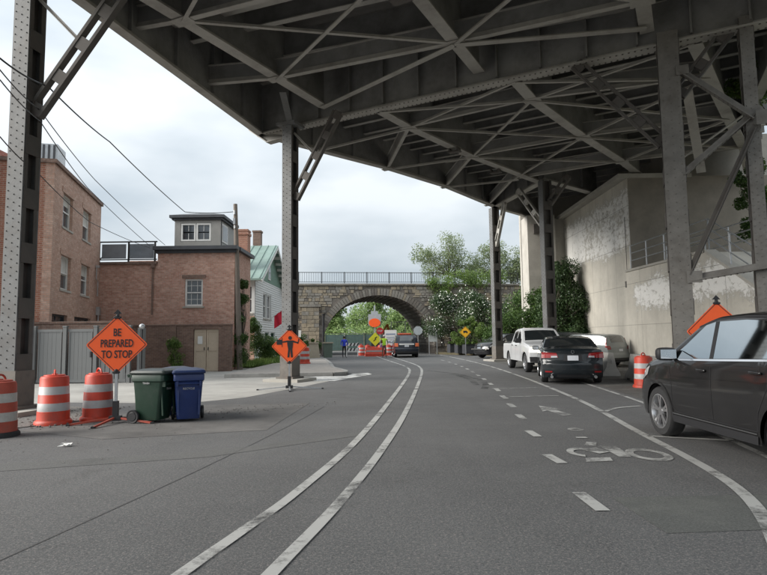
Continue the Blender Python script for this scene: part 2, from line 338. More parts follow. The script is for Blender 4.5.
mark(ribbon([(-1.75, 1.5), (-1.28, 3.71), (-1.1, 4.48), (-.83, 5.7), (-.37, 8.64), (.2, 14.34), (.8, 21.0), (1.08, 25), (1.12, 27.5), (.9, 31), (.3, 36.5), (-.49, 44.3), (-1.1, 52)], .105))
mark(ribbon([(-1.15, 1.5), (-.72, 3.7), (-.41, 5.27), (-.05, 7.64), (.39, 11.29), (1.02, 17.84), (1.58, 24.6), (1.72, 28.3), (1.62, 31.5), (1.3, 35.6), (.76, 41.7), (.2, 50)], .105))
mark(ribbon([(2.3, 3.4), (2.93, 4.59), (3.31, 5.61), (3.55, 6.9), (3.8, 8.9), (4.24, 12.0), (4.53, 15.09), (4.85, 19.8), (5.1, 26), (5.15, 32), (5.0, 38.32), (4.55, 47.43)], .12))
mark(ribbon([(4.2, 5.6), (4.75, 8.2), (5.45, 12.1), (5.8, 15), (6.1, 18)], .10, .008))
for a, b in [((1.78, 5.47), (1.79, 4.9)), ((1.97, 7.19), (2.01, 6.7)), ((2.19, 9.0), (2.2, 8.46)), ((2.46, 10.85), (2.43, 10.25)), ((2.67, 12.6), (2.64, 11.95)), ((2.86, 14.3), (2.83, 13.6)), ((3.09, 16.2), (3.03, 15.45)), ((3.27, 18.2), (3.22, 17.5)), ((3.42, 20.2), (3.37, 19.5)), ((3.55, 22.3), (3.5, 21.5)), ((3.66, 24.4), (3.62, 23.6)), ((3.75, 26.6), (3.72, 25.8)), ((3.8, 29), (3.78, 28.1)), ((3.8, 31.4), (3.8, 30.5)), ((3.75, 34), (3.78, 33)), ((3.6, 36.8), (3.68, 35.7))]:
    mark(ribbon([a, ((a[0]+b[0])/2, (a[1]+b[1])/2), b], .125, .008, 2))
mark(ribbon([(3.0, 16.25), (3.6, 16.3), (4.45, 16.35)], .09)); mark(ribbon([(3.0, 14.0), (3.5, 14.05), (4.2, 14.1)], .09))
mark(ribbon([(4.1, 11.0), (4.6, 11.6), (5.2, 11.9)], .09)); mark(ribbon([(3.75, 8.4), (4.4, 8.1), (5.2, 7.7)], .1))
def smear(pts, w, c=.035):
    m = bpy.data.materials.get('tyre_mark') or bpy.data.materials.new('tyre_mark'); m.use_nodes = True; t = m.node_tree; b = t.nodes['Principled BSDF']; n, l = t.nodes.new, t.links.new
    if not t.nodes.get('Mix Shader'):
        tc = n('ShaderNodeTexCoord'); no = n('ShaderNodeTexNoise'); no.inputs['Scale'].default_value = 1.6; no.inputs['Detail'].default_value = 8; l(tc.outputs['Object'], no.inputs['Vector'])
        mr = n('ShaderNodeMapRange'); mr.inputs[1].default_value = .42; mr.inputs[2].default_value = .75; mr.inputs[4].default_value = .6; l(no.outputs[0], mr.inputs[0])
        b.inputs['Base Color'].default_value = (c, c, c, 1); b.inputs['Roughness'].default_value = .8; tr = n('ShaderNodeBsdfTransparent'); ms = n('ShaderNodeMixShader'); l(mr.outputs[0], ms.inputs[0]); l(tr.outputs[0], ms.inputs[1]); l(b.outputs[0], ms.inputs[2]); l(ms.outputs[0], t.nodes['Material Output'].inputs['Surface'])
    return struct('tyre_mark', ribbon(pts, w, .0045), m)
for o_ in (0, 1.4): smear([(1.9+o_*.4, 25.5-o_), (2.6+o_*.3, 23.2-o_), (2.9+o_*.2, 20.0-o_), (2.75, 17.5-o_)], .2)
# bicycle-lane arrow and worn rider symbol
ar = MB(); ar.add([(x, y, .008) for x, y in [(3.02, 11.2), (3.2, 12.15), (3.5, 11.5), (3.33, 11.5), (3.42, 10.7), (3.22, 10.6), (3.16, 11.35)]], [(0, 1, 2, 3, 6), (6, 3, 4, 5)])
mark(ar, 'arrow_marking')
def ring(c, ro, ri, sx=1, sy=1, n=22, a0=0, a1=360):
    r1, r2 = [], []
    for i in range(n+1):
        t = R(a0+(a1-a0)*i/n); r1.append((c[0]+ri*math.cos(t)*sx, c[1]+ri*math.sin(t)*sy, .008)); r2.append((c[0]+ro*math.cos(t)*sx, c[1]+ro*math.sin(t)*sy, .008))
    return r1, r2
by = MB(); by.grid(ring((3.18, 7.12), .30, .19, .8, 1.25)); by.grid(ring((2.46, 7.3), .22, .13, .9, 1.3, 16, 20, 250))
by.grid(ring((2.94, 9.05), .12, .05, 1.0, 1.2, 14))
for q in ([(2.78, 7.0), (2.92, 7.0), (3.02, 7.7), (2.8, 7.72)], [(2.5, 7.45), (2.62, 7.2), (2.78, 7.3), (2.72, 7.6)], [(2.3, 6.75), (2.62, 6.78), (2.66, 6.98), (2.36, 6.95)], [(2.62, 7.75), (2.76, 7.7), (2.86, 7.95), (2.74, 8.0)], [(2.7, 8.3), (2.86, 8.28), (2.86, 8.38), (2.72, 8.4)]):
    by.add([(x, y, .008) for x, y in q], [(0, 1, 2, 3)])
mark(by, 'bicycle_marking')

# ---------------------------------------------------------------- elevated highway
VR = thing('elevated_highway', 'steel elevated highway on riveted columns spanning over the whole street', 'elevated highway', (2, 18, 0))
def W(name, mb, m=steel, **k): return wobj(name, mb, m, VR, **k)
def v2(p, z): return (p[0], p[1], z)
def lerp(a, b, t): return tuple(x+(y-x)*t for x, y in zip(a, b))
def igirder(p, q, zb, h, fw=.35, name='girder', tf=.05, stiff=0, top=True, m=steel):
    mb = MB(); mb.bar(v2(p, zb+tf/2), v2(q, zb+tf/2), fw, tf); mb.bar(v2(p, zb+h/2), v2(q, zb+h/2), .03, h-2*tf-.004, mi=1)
    if top: mb.bar(v2(p, zb+h-tf/2), v2(q, zb+h-tf/2), fw, tf)
    mb.bar(v2(p, zb+tf+.06), v2(q, zb+tf+.06), .09, .115)
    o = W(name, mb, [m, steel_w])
    if stiff:
        dx = Vector((q[0]-p[0], q[1]-p[1], 0)); n = int(dx.length/stiff)
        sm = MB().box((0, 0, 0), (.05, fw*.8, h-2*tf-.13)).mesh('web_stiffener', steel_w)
        ang = math.atan2(dx.y, dx.x)
        for i in range(1, n):
            c = Vector(v2(lerp(p, q, i/n), zb+h/2+.06))
            place('web_stiffener', sm, o, c, ang)
    return o
def strut(p, q, w=.11, h=.09, name='brace', m=steel):
    mb = MB(); mb.bar(p, q, w, .018); P, Q = Vector(p), Vector(q); up = Vector((0, 0, h/2)); mb.bar(P+up, Q+up, .018, h-.02); return W(name, mb, m)
def gusset(c, s=.42, ang=0, z=None):
    mb = MB(); mb.box((0, 0, 0), (s, s*.62, .02), ang)
    for i in range(5):
        for k in (-1, 1): 
            q = Matrix.Rotation(ang, 3, 'Z') @ Vector(((i-2)*s*.19, k*s*.2, -.016)); mb.box(q, (.03, .03, .016))
    return W('gusset_plate', mb, steel, )
A = (-7.6, 11.95); Cc = (-3.27, 20.1); D = (6.75, 34.4); Ecol = (8.15, 28.35); B = (7.74, 14.95); F = (9.35, 14.15)
ZB, ZN, ZD = 9.2, 9.62, 11.35
# bents
K0, K1 = (-4.55, 21.45), (10.6, 13.45)
igirder(K0, K1, ZB, 2.05, .42, 'cross_girder', stiff=1.25)
rk = MB(); kd = Vector((K1[0]-K0[0], K1[1]-K0[1], 0)); kl = kd.length; kd.normalize(); kn = Vector((kd.y, -kd.x, 0))
i = 0
while i*.16 < kl:
    for s_ in (-.15, .15): rk.box(Vector((*K0, ZB-.008))+kd*(i*.16)+kn*s_, (.04, .04, .018))
    i += 1
W('rivets', rk, steel_d, stuff=True)
igirder((-8.2, 12.1), (7.2, 9.0), ZB, 2.05, .42, 'cross_girder')
igirder(D, Ecol, ZB, 1.9, .4, 'cross_girder', stiff=1.5); igirder(Ecol, (11.9, 31.4), ZB, 1.9, .4, 'cross_girder', stiff=1.5)
# near span girders
uu = Vector((.47, .883)); 
def back(p, k): return (p[0]-uu.x*k, p[1]-uu.y*k)
F0a, F0b = (-4.5, 21.75), (-6.95, 12.2)
igirder(F0b, F0a, ZB, 2.2, .3, 'fascia_girder', stiff=1.9)
igirder(F0b, (-11.4, -6), ZB, 2.2, .3, 'fascia_girder')
G1a, G1b = (-2.05, 19.75), (-7.1, 10.4); igirder(G1a, G1b, ZN, 1.75, .36, 'girder')
G2a = (3.05, 17.25); G2b = back(G2a, 11); igirder(G2a, G2b, ZN, 1.75, .36, 'girder')
G5a = (7.25, 15.0); G5b = back(G5a, 9); igirder(G5a, G5b, ZN, 1.75, .36, 'girder')
for g in ((-6.8, 10.2), (-2.0, 8.2), (3.4, 7)): igirder(g, back(g, 16), ZN, 1.75, .36, 'girder')
def on(a, b, t): return lerp(a, b, t)
# cross frames of near span (direction bearing 114)
g1 = lambda s: back(G1a, s); g2 = lambda s: back(G2a, s); g5 = lambda s: back(G5a, s)
def fx(s):  # point on near fascia next to g1(s)
    y = g1(s)[1]+.35; t = (y-F0b[1])/(F0a[1]-F0b[1]); return on(F0b, F0a, t)
fbs = [2.6, 6.4, 10.2]
for s in fbs:
    chain = [fx(s), g1(s), g2(s-.5), g5(s-.9)]
    for a, b in zip(chain, chain[1:]):
        igirder(a, b, ZN-.02, .62, .17, 'floor_beam', tf=.03)
    for c in chain[1:]: W('gusset_plate', MB().box((*c, ZN-.03), (.58, .34, .02), R(-25)))
zl = ZN-.06
def n3(p, dz=0): return (p[0], p[1], zl+dz)
for a, b, dz in [(g1(0.1), g2(2.1), -.02), (g1(2.6), g2(5.9), -.01), (g1(6.4), g2(2.1), .03), (g2(2.1), g5(5.5), -.01), (g2(5.9), g5(1.7), .03), (g2(2.1), g5(.4), -.02), (g1(6.4), g2(9.7), 0), (g1(10.2), g2(5.9), .03), (g2(5.9), g5(9), 0)]:
    big = (dz == -.02); strut(n3(a, dz), n3(b, dz), .2 if big else .1)
# joists (transverse) under the near deck
for i in range(0, 27):
    s = .7+i*1.0
    if any(abs(s-q) < .35 for q in fbs): continue
    y0 = g1(s)
    lft = fx(s) if s < 9 else back(G1a, s)
    a = Vector((*lft, 0)); b = Vector((*g5(s-.9), 0)); bb = b+(b-a).normalized()*3.3
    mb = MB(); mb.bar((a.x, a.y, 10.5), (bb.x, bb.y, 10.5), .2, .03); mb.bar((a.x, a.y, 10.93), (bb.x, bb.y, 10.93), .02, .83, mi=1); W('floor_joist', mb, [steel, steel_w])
# far span
FF = [(-4.45, 21.6), (.27, 25.97), (3.3, 29.29), (6.95, 34.4)]
igirder(FF[0], FF[1], ZB, 2.15, .3, 'fascia_girder', stiff=2); igirder(FF[1], FF[2], ZB, 2.15, .3, 'fascia_girder', stiff=2); igirder(FF[2], FF[3], ZB, 2.15, .3, 'fascia_girder', stiff=2)
igirder(FF[3], (13.5, 41.5), ZB, 2.15, .3, 'fascia_girder')
G3 = [(-.05, 19.2), (1.02, 20.79), (3.9, 24.34), (6.51, 28.1)]
for a, b in ((G3[0], G3[1]), (G3[1], G3[2]), (G3[2], (7.9, 28.6))): igirder(a, b, ZB, 1.75, .36)
G4 = [(4.12, 17.0), (4.97, 18.38), (7.89, 21.99), (10.8, 25.33), (12.6, 27.6)]
for a, b in zip(G4, G4[1:]): igirder(a, b, ZB, 1.75, .36)
G6 = [(8.4, 14.8), (10.0, 16.9), (12.6, 20.3), (15.2, 23.6), (17.5, 27)]
for a, b in zip(G6, G6[1:]): igirder(a, b, ZB, 1.75, .36)
for i in (1, 2, 3):
    chain = [FF[i] if i < 3 else (6.3, 33.5), G3[i], G4[i], G6[i]]
    for a, b in zip(chain, chain[1:]): igirder(a, b, ZB+.03, .55, .13, 'floor_beam', tf=.025)
    for c in chain[:-1]: W('gusset_plate', MB().box((*c, ZB-.012), (.55, .32, .02), R(-30)))
def f3(p, dz=0): return (p[0], p[1], ZB-.04+dz)
chains = [[(-2.6, 23.2), G3[0], G4[0], G6[0]], [FF[1], G3[1], G4[1], G6[1]], [FF[2], G3[2], G4[2], G6[2]], [(6.3, 33.5), G3[3], G4[3], G6[3]]]
for r0, r1 in zip(chains, chains[1:]):
    for k in range(3):
        strut(f3(r0[k]), f3(r1[k+1]), .085)
        if k: strut(f3(r0[k+1], .03), f3(r1[k], .03), .085)
# joists far span
ga = [(-4.2, 21.6), (.1, 25.8), (3.3, 29.3), (7.0, 34.4), (11.5, 39)]
gb = [(10.6, 13.7), (13.2, 18.2), (15.8, 22.6), (18.2, 27), (20.5, 32)]
def along(pl, t):
    t *= (len(pl)-1); i = min(int(t), len(pl)-2); return lerp(pl[i], pl[i+1], t-i)
for i in range(1, 20):
    a, b = along(ga, i/20), along(gb, i/20)
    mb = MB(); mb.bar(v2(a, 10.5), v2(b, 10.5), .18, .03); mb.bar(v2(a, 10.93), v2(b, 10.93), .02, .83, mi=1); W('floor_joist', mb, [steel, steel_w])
# right-hand fascia
for a, b in (((10.3, 13.5), (12.9, 19.2)), ((12.9, 19.2), (17.8, 27.2)), ((10.3, 13.5), (0.4, -5.5))): igirder(a, b, ZB+.2, 2.0, .3, 'fascia_girder')
# deck slab
dk = [(-11.7, -6), (-7.6, 12.2), (-5.2, 21.3), (-4.9, 22.0), (-.2, 26.4), (2.9, 29.7), (6.5, 34.8), (13.2, 42), (22, 42), (18.3, 27), (13.3, 19), (10.7, 13.3), (0.6, -5.6)]
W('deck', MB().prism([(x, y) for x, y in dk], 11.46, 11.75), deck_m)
pr = MB()
for a, b in zip(dk[:7], dk[1:8]): pr.bar(v2(a, 12.2), v2(b, 12.2), .25, .9)
for a, b in zip(dk[8:12], dk[9:13]): pr.bar(v2(a, 12.2), v2(b, 12.2), .25, .9)
W('parapet', pr, conc_l)
# fascia end bracket left of column C
eb = MB(); fr = lambda a, b, c: (-4.75+a*.883-c*.469, 21.55-a*.469-c*.883, b)
eb.prism([(0, 9.2), (1.6, 9.2), (1.6, 8.95), (.5, 8.9), (-.35, 9.5), (-.35, 9.9), (0, 9.9)], -.02, .02, frame=fr); eb.bar(fr(-.35, 9.5, 0), fr(.5, 8.9, 0), .3, .04); eb.bar(fr(.5, 8.88, 0), fr(1.6, 8.93, 0), .3, .04); W('end_bracket', eb)

def column(base, z1, w1, w2, th, zs=.25, label=None, rr=.085, mface=steel_c, bat=1.15, rust=True, rm=None):
    """riveted built-up column: two faced channels joined by batten plates"""
    mb = MB(); h = z1-zs; zc = (z1+zs)/2
    for s in (-1, 1):
        mb.box((0, s*w2/2, zc), (w1, .03, h)); 
        for k in (-1, 1): mb.box((k*(w1/2-.012), s*(w2/2-.06), zc), (.024, .088, h-.002), mi=1)
    mb.box((0, 0, zc), (.03, w2-.04, h-.01), mi=1)
    o = obj('column', mb, [mface, steel_d], VR, loc=(base[0]-2, base[1]-18, 0), rz=-R(th), label=label)
    bm_ = MB().box((0, 0, 0), (.018, w2-.03, .42)).mesh('batten_plate', steel_d if rust else steel_c)
    z = zs+.75
    while z < z1-.3:
        for k in (-1, 1): place('batten_plate', bm_, o, (k*(w1/2+.01), 0, z))
        z += bat
    rv = MB(); nx = 3; z = zs+.1; j = 0
    while z < z1:
        for i in range(nx):
            if (i+j) % 2 == 0: rv.lathe([(.0, -.017), (.011, -.012), (.015, 0)], 6, (w1*(-.36+.36*i), -w2/2-.015, z), 'Y')
        z += rr; j += 1
    obj('rivets', rv, rm or rivet_m, o, stuff=True)
    bp = MB().box((0, 0, .05), (w1+1.0, w2+.8, .10)); bp.box((0, 0, .5), (w1+.10, w2+.08, .75), mi=1); bp.box((0, 0, .13), (w1+.3, w2+.26, .06), mi=1)
    obj('column_base', bp, [conc_l, steel_rust], o)
    return o
colA = column(A, ZB, .40, .42, 12, label='riveted column with pale dotted face at the left edge beside the barrels')
colC = column(Cc, ZB, .38, .44, 24, label='riveted column standing behind the orange flagger sign')
colD = column(D, ZB, .42, .45, 74, label='slender far column standing beside the dark parked SUV')
colE = column(Ecol, ZB, .36, .52, 70, label='column behind the white pickup truck')
colB = column(B, ZB+.3, .5, .55, 24, label='broad riveted column behind the dark SUV at right', mface=steel_b, rr=.11, rm=steel_b)
colF = column(F, ZB+.3, .3, .34, 24, label='narrow column at the right edge of the frame', mface=steel_b, rm=steel_b)
def lattice(p, q, w=.3, d=.16, m=steel_d):
    """open knee strut: two chords and batten plates"""
    p, q = Vector(p), Vector(q); a = (q-p).normalized(); r = a.cross(Vector((0, 0, 1))).normalized(); u = r.cross(a)
    mb = MB()
    for s in (-1, 1): mb.bar(p+u*s*w/2, q+u*s*w/2, d, .07, up=u)
    o = W('knee_brace', mb, m)
    Ln = (q-p).length; n = max(2, int(Ln/.75))
    for i in range(n+1):
        c = p+(q-p)*(i/n*.94+.03); mm = MB(); mm.bar(c-a*.14, c+a*.14, d*.8, w-.08, up=u)
        obj('batten_plate', mm, m, o)
    return o
def kn(col, th, z0, z1, t, **k):
    dd = Vector((math.cos(R(th)), -math.sin(R(th)), 0)); p = Vector((*col, z0))+dd*.2; return lattice(p, Vector((*col, z1))+dd*t, **k)
kn(A, 6, 6.3, 9.25, 2.3)
kn(Cc, 27, 6.4, 9.2, 2.0); kn(B, 207, 6.55, 9.25, 2.35, m=steel_d); kn(B, 24, 7.8, 9.9, 1.9)
kn(D, 78, 6.9, 9.15, 1.6, w=.3, m=steel); kn(Ecol, -120, 7.0, 9.15, 1.9, w=.3, m=steel); kn(Ecol, 40, 8.0, 9.2, 1.2)
# counter stays crossing the knee braces
strut((A[0]+.15, A[1], 8.9), (A[0]+1.15, A[1]-.15, 7.85), .1, .08); strut((Cc[0]+.15, Cc[1]-.1, 8.75), (Cc[0]+.95, Cc[1]-.45, 7.8), .1, .08)
W('column_cap', MB().box((Cc[0], Cc[1], 9.08), (.75, .7, .1), R(-24)).bar((-3.25, 19.75, 9.15), (-3.25, 18.4, 9.6), .22, .05), steel_c)
# sway bracing between columns B and F, and beyond the frame
def brace2(p, q, w=.2, m=steel_b):
    mb = MB(); mb.bar(p, q, .22, .03); mb.bar(Vector(p)+Vector((0, 0, .085)), Vector(q)+Vector((0, 0, .085)), .03, .14); o = W('sway_brace', mb, m)
    rv = MB(); P, Q = Vector(p), Vector(q); n = int((Q-P).length/.13)
    for i in range(n):
        for s in (-.06, .06): rv.box(P+(Q-P)*((i+.5)/n)+Vector((-s*.47, -s*.88, -.018)), (.03, .03, .016))
    W('rivets', rv, steel_d, stuff=True)
brace2((B[0]+.1, B[1]-.3, 8.35), (F[0]-.1, F[1]-.25, 6.75)); brace2((B[0]+.1, B[1]-.3, 5.55), (F[0]+.1, F[1]-.25, 7.0)); brace2((B[0]+.1, B[1]-.3, 2.95), (F[0]-.1, F[1]-.3, 6.5), m=steel_d); brace2((B[0]+.1, B[1]-.3, 2.8), (F[0]+.1, F[1]-.3, 3.05))
for c_, d_ in (((B[0]+.15, B[1]-.42, 2.9), (.35, .02, .3)), ((F[0], F[1]-.42, 6.75), (.26, .02, .36)), ((B[0]+.15, B[1]-.42, 8.35), (.3, .02, .25))): W('gusset_plate', MB().box(c_, d_, R(-24)), steel_b)
# further bracing seen behind column B
strut((9.9, 18.0, 9.3), (11.6, 20.5, 7.3), .3, .05); strut((13.0, 19.2, 9.3), (10.6, 20.4, 7.6), .2, .06)
# hanging lamps and pipe clamps on girders
for p_ in ((.5, 13.1, 9.55), (3.0, 23.2, 9.13), (5.3, 26.3, 9.13)):
    o = MB(); o.box((0, 0, -.06), (.5, .3, .05)); o.box((.18, 0, .02), (.06, .34, .14)); o.box((-.18, 0, .02), (.06, .34, .14)); o.tube((-.2, -.16, -.1), (.2, -.16, -.1), .03)
    ob = obj('pipe_clamp', o, steel_d, VR, loc=(p_[0]-2, p_[1]-18, p_[2]), rz=R(-30))

#BUILDINGS
def wall_mesh(x0, x1, z0, z1, th, holes, mb=None, mi=0, y0=0):
    """wall in the xz plane (front at y0, thickness towards +y) with real openings"""
    mb = mb or MB()
    xs = sorted({x0, x1, *[h[0] for h in holes], *[h[1] for h in holes]}); zs = sorted({z0, z1, *[h[2] for h in holes], *[h[3] for h in holes]})
    def solid(i, j):
        if i < 0 or j < 0 or i >= len(xs)-1 or j >= len(zs)-1: return False
        cx, cz = (xs[i]+xs[i+1])/2, (zs[j]+zs[j+1])/2
        return not any(h[0] < cx < h[1] and h[2] < cz < h[3] for h in holes)
    ya, yb = y0, y0+th
    for i in range(len(xs)-1):
        for j in range(len(zs)-1):
            if not solid(i, j): continue
            a, b, c, d = xs[i], xs[i+1], zs[j], zs[j+1]
            mb.add([(a, ya, c), (b, ya, c), (b, ya, d), (a, ya, d)], [(0, 1, 2, 3)], mi); mb.add([(a, yb, c), (b, yb, c), (b, yb, d), (a, yb, d)], [(3, 2, 1, 0)], mi)
            if not solid(i-1, j): mb.add([(a, ya, c), (a, yb, c), (a, yb, d), (a, ya, d)], [(3, 2, 1, 0)], mi)
            if not solid(i+1, j): mb.add([(b, ya, c), (b, yb, c), (b, yb, d), (b, ya, d)], [(0, 1, 2, 3)], mi)
            if not solid(i, j-1): mb.add([(a, ya, c), (b, ya, c), (b, yb, c), (a, yb, c)], [(3, 2, 1, 0)], mi)
            if not solid(i, j+1): mb.add([(a, ya, d), (b, ya, d), (b, yb, d), (a, yb, d)], [(0, 1, 2, 3)], mi)
    return mb
dark_in = mat('dark_interior', (.03, .03, .035), .9)
curt = mat('window_blind', (.55, .54, .5), .8, var=.1)
wfr = mat('window_frame_white', (.7, .7, .68), .5, var=.06, dirt=.2)
def window(par, x0, x1, z0, z1, cols=2, rows=2, y=.0, fm=wfr, sill=True, sash=True, blind=.0, fw=.07, arch=None, seed=0):
    w_, h_ = x1-x0, z1-z0
    fr = MB(); yy = y+.07
    fr.box((0, yy, -h_/2+fw/2), (w_, .07, fw)).box((0, yy, h_/2-fw/2), (w_, .07, fw))
    for s in (-1, 1): fr.box((s*(w_/2-fw/2), yy, 0), (fw, .07, h_-2*fw))
    if sash: fr.box((0, yy+.005, 0), (w_-2*fw, .055, .05))
    for i in range(1, cols): 
        fr.box((-w_/2+w_*i/cols, yy+.015, h_/4), (.022, .025, h_/2-fw-.03)); fr.box((-w_/2+w_*i/cols, yy+.015, -h_/4), (.022, .025, h_/2-fw-.03))
    for j in range(1, rows*2):
        if j != rows: fr.box((0, yy+.012, -h_/2+h_*j/(rows*2)), (w_-2*fw, .02, .02))
    o = obj('window', fr, fm, par, loc=((x0+x1)/2, 0, (z0+z1)/2))
    for k in (0, 1): obj('pane', MB().box((0, yy+.03, (k-.5)*h_/2), (w_-2*fw+.01, .008, h_/2-fw*.6)), wglass, o)
    if blind: obj('blind', MB().box((0, yy+.022, h_/2-fw-blind*h_/2), (w_-2*fw-.02, .006, blind*h_)), curt, o)
    if sill: obj('sill', MB().box((0, y-.03, -h_/2-.045), (w_+.16, .16, .08)), conc_l if fm is wfr else fm, o)
    return o
BR1 = brick_mat('brick_red', (.46, .225, .165), (.62, .38, .30), (.46, .40, .35))
BR2 = brick_mat('brick_tan', (.47, .27, .20), (.58, .39, .31), (.38, .31, .26), dirt=.3)
BR3 = brick_mat('brick_brown', (.16, .095, .075), (.24, .15, .115), (.25, .2, .17), dirt=.5, dcol=(.08, .06, .05))
BR4 = brick_mat('brick_orange', (.30, .11, .07), (.38, .17, .11), (.42, .33, .27), dirt=.2)
dkmetal = mat('dark_cornice', (.05, .055, .065), .55, var=.2, scale=3, dirt=.3)
slate = mat('slate_roof', (.13, .14, .15), .7, var=.2, scale=4)
greymetal = mat('grey_panel', (.27, .265, .25), .5, var=.1)

# --- tall brick building at left
tb = thing('tall_brick_building', 'tall tan brick building with four white sash windows, above the grey vinyl gate', 'building', (-12.2, 21.0, 0), R(103.6))
ws = [(1.15, 2.45, 5.95, 7.3), (4.0, 5.35, 5.95, 7.3), (1.15, 2.45, 3.5, 4.85), (4.0, 5.35, 3.5, 4.85), (.3, 2.2, 1.95, 2.5), (3.2, 5.8, 1.95, 2.5)]
obj('wall', wall_mesh(0, 7.2, 0, 8.1, .3, ws), BR2, tb)
for i, q in enumerate(ws[:4]): window(tb, *q, cols=1, rows=1, y=.08, blind=[.25, .45, .5, .3][i])
for q in ws[4:]: window(tb, *q, cols=2, rows=1, y=.08, fm=dkmetal, sash=False, sill=False)
obj('coping', MB().box((3.6, .13, 8.17), (7.36, .42, .14)), BR3, tb)
lm = MB().box((0, 0, 0), (1, .04, .22)).mesh('lintel', BR2)
for q in ws[:4]: o = place('lintel', lm, tb, ((q[0]+q[1])/2, -.005, q[3]+.1)); o.scale = ((q[1]-q[0])+.3, 1, 1)
obj('roof', MB().box((3.6, 5, 7.95), (7.0, 9.4, .2)), dkmetal, tb)
obj('wall', MB().box((7.05, 5, 4), (.3, 9.4, 8)), BR2, tb)
fl = MB(); wall_mesh(0, 8, 0, 8.1, .3, [], fl); obj('wall', fl, BR4, tb, loc=(-.002, 8.3, 0), rz=R(-90), label='plain orange brick end wall')
o = obj('coping', MB().box((4, .13, 8.17), (8, .42, .14)), BR3, tb, loc=(-.004, 8.3, 0), rz=R(-90))
pp = MB(); pp.path([(6.3, -.08, 4.9), (6.3, -.08, 4.4), (6.6, -.08, 4.3), (6.6, -.08, 3.6)], .03); pp.box((6.45, -.1, 5.0), (.16, .16, .12)); pp.box((6.9, -.08, 2.9), (.3, .14, .4)); pp.tube((6.95, -.06, 0), (6.95, -.06, 2.7), .035); obj('conduit', pp, galv, tb)
ac = obj('air_conditioner', MB().box((0, 0, .35), (1.3, 1.0, .7), mi=0), galv); ac.location = (-13.0, 21.55, 8.2); ac.rotation_euler = (0, 0, R(13.6)); tag(ac, 'small grey roof unit on the tall brick building', 'roof unit')
sl_ = MB()
for i in range(7): sl_.box((-.54+i*.18, -.51, .38), (.07, .03, .55))
obj('louvre', sl_, dkmetal, ac)
# --- red building at the far left edge
rb = thing('corner_brick_building', 'deep red brick building cut by the left edge, behind the dotted column', 'building', (-19.5, 19.8, 0))
ws = [(.4+1.8*i, 1.4+1.8*i, z, z+1.7) for i in range(3) for z in (1.2, 3.7, 6.1)]
RB = brick_mat('brick_maroon', (.36, .11, .08), (.45, .17, .12), (.35, .25, .22))
obj('wall', wall_mesh(0, 5.3, 0, 8.6, .3, ws), RB, rb)
for q in ws: window(rb, *q, cols=2, rows=1, y=.08)
obj('cornice', MB().box((2.65, 0, 8.75), (5.6, .5, .3)), mat('maroon_trim', (.22, .05, .05), .6), rb)
obj('wall', MB().box((5.15, 4.5, 4.3), (.3, 8, 8.6)), RB, rb); obj('roof', MB().box((2.65, 4.4, 8.5), (4.9, 8, .2)), dkmetal, rb)

# --- brick building with roof cabin
cb = thing('brick_garage_building', 'low red brick building with a windowed roof cabin, behind the bins', 'building', (-10.5, 28.0, 0))
wn = (.8, 1.68, 3.1, 4.44)
obj('wall', wall_mesh(-.55, 3.23, 0, 5.86, .3, [wn]), BR1, cb); window(cb, *wn, cols=3, rows=2, y=.04, fw=.09)
obj('lintel', MB().box((1.24, -.004, 4.55), (1.15, .05, .16)), BR3, cb)
obj('wall', wall_mesh(-3.6, -.55, 0, 5.2, .3, [], y0=.02), BR1, cb)
obj('wall', MB().box((3.08, 1.8, 2.93), (.3, 3.0, 5.86)), BR1, cb); obj('wall', MB().box((-.2, 3.2, 2.9), (6.2, .2, 5.8)), BR1, cb)
obj('cornice', MB().box((1.34, .05, 5.95), (4.1, .62, .18)).box((1.34, .1, 5.78), (3.95, .4, .14)).box((3.2, 1.9, 5.95), (.45, 3.1, .18)), dkmetal, cb)
obj('coping', MB().box((-2.1, .13, 5.25), (3.06, .42, .12)), BR3, cb)
obj('roof', MB().box((1.3, 1.9, 5.98), (3.6, 2.9, .1)), slate, cb); obj('roof_terrace', MB().box((-2.1, 1.7, 5.1), (3.0, 2.8, .12)), slate, cb)
obj('downpipe', MB().tube((-.75, -.07, 2.7), (-.75, -.07, 5.15), .045).box((-.75, -.07, 5.1), (.2, .14, .2)), BR3, cb)
rl = MB()
for x in (-3.5, -2.05, -.75): rl.box((x, .15, 5.83), (.07, .07, 1.05))
rl.box((-2.1, .15, 6.33), (2.9, .06, .06)).box((-2.1, .15, 5.45), (2.9, .05, .05)).bar((-3.45, .15, 5.5), (-3.3, 1.6, 6.3), .05, .05)
obj('terrace_rail', rl, black, cb)
for i in range(2): obj('rail_panel', MB().box((-2.78+1.37*i, .16, 5.86), (1.2, .01, .72)), mat('rail_glass', (.2, .23, .26), .15, spec=.8), cb)
cu = obj('roof_cabin', wall_mesh(-.02, 2.3, 6.03, 7.62, .2, [(.28, 1.83, 6.42, 7.36)], y0=.75), greymetal, cb)
cf = MB(); cf.box((2.2, 2.1, 6.82), (.2, 2.5, 1.58)).box((.08, 2.1, 6.82), (.2, 2.5, 1.58)).box((1.14, 3.3, 6.8), (1.9, .2, 1.55)); obj('cabin_wall', cf, greymetal, cu)
for x0 in (.3, 1.07):
    window(cb, x0, x0+.74, 6.44, 7.34, cols=2, rows=1, y=.72, sash=False, sill=False, fw=.08)
window_side = obj('side_window', MB().box((2.31, 1.5, 6.9), (.03, 1.1, .95)), wfr, cu); obj('pane', MB().box((2.33, 1.5, 6.9), (.01, .9, .75)), wglass, window_side)
cr_ = MB(); cr_.box((1.14, 2.05, 7.68), (2.76, 3.0, .14)).box((1.14, 2.05, 7.56), (2.56, 2.8, .1)); obj('cabin_cornice', cr_, dkmetal, cu)
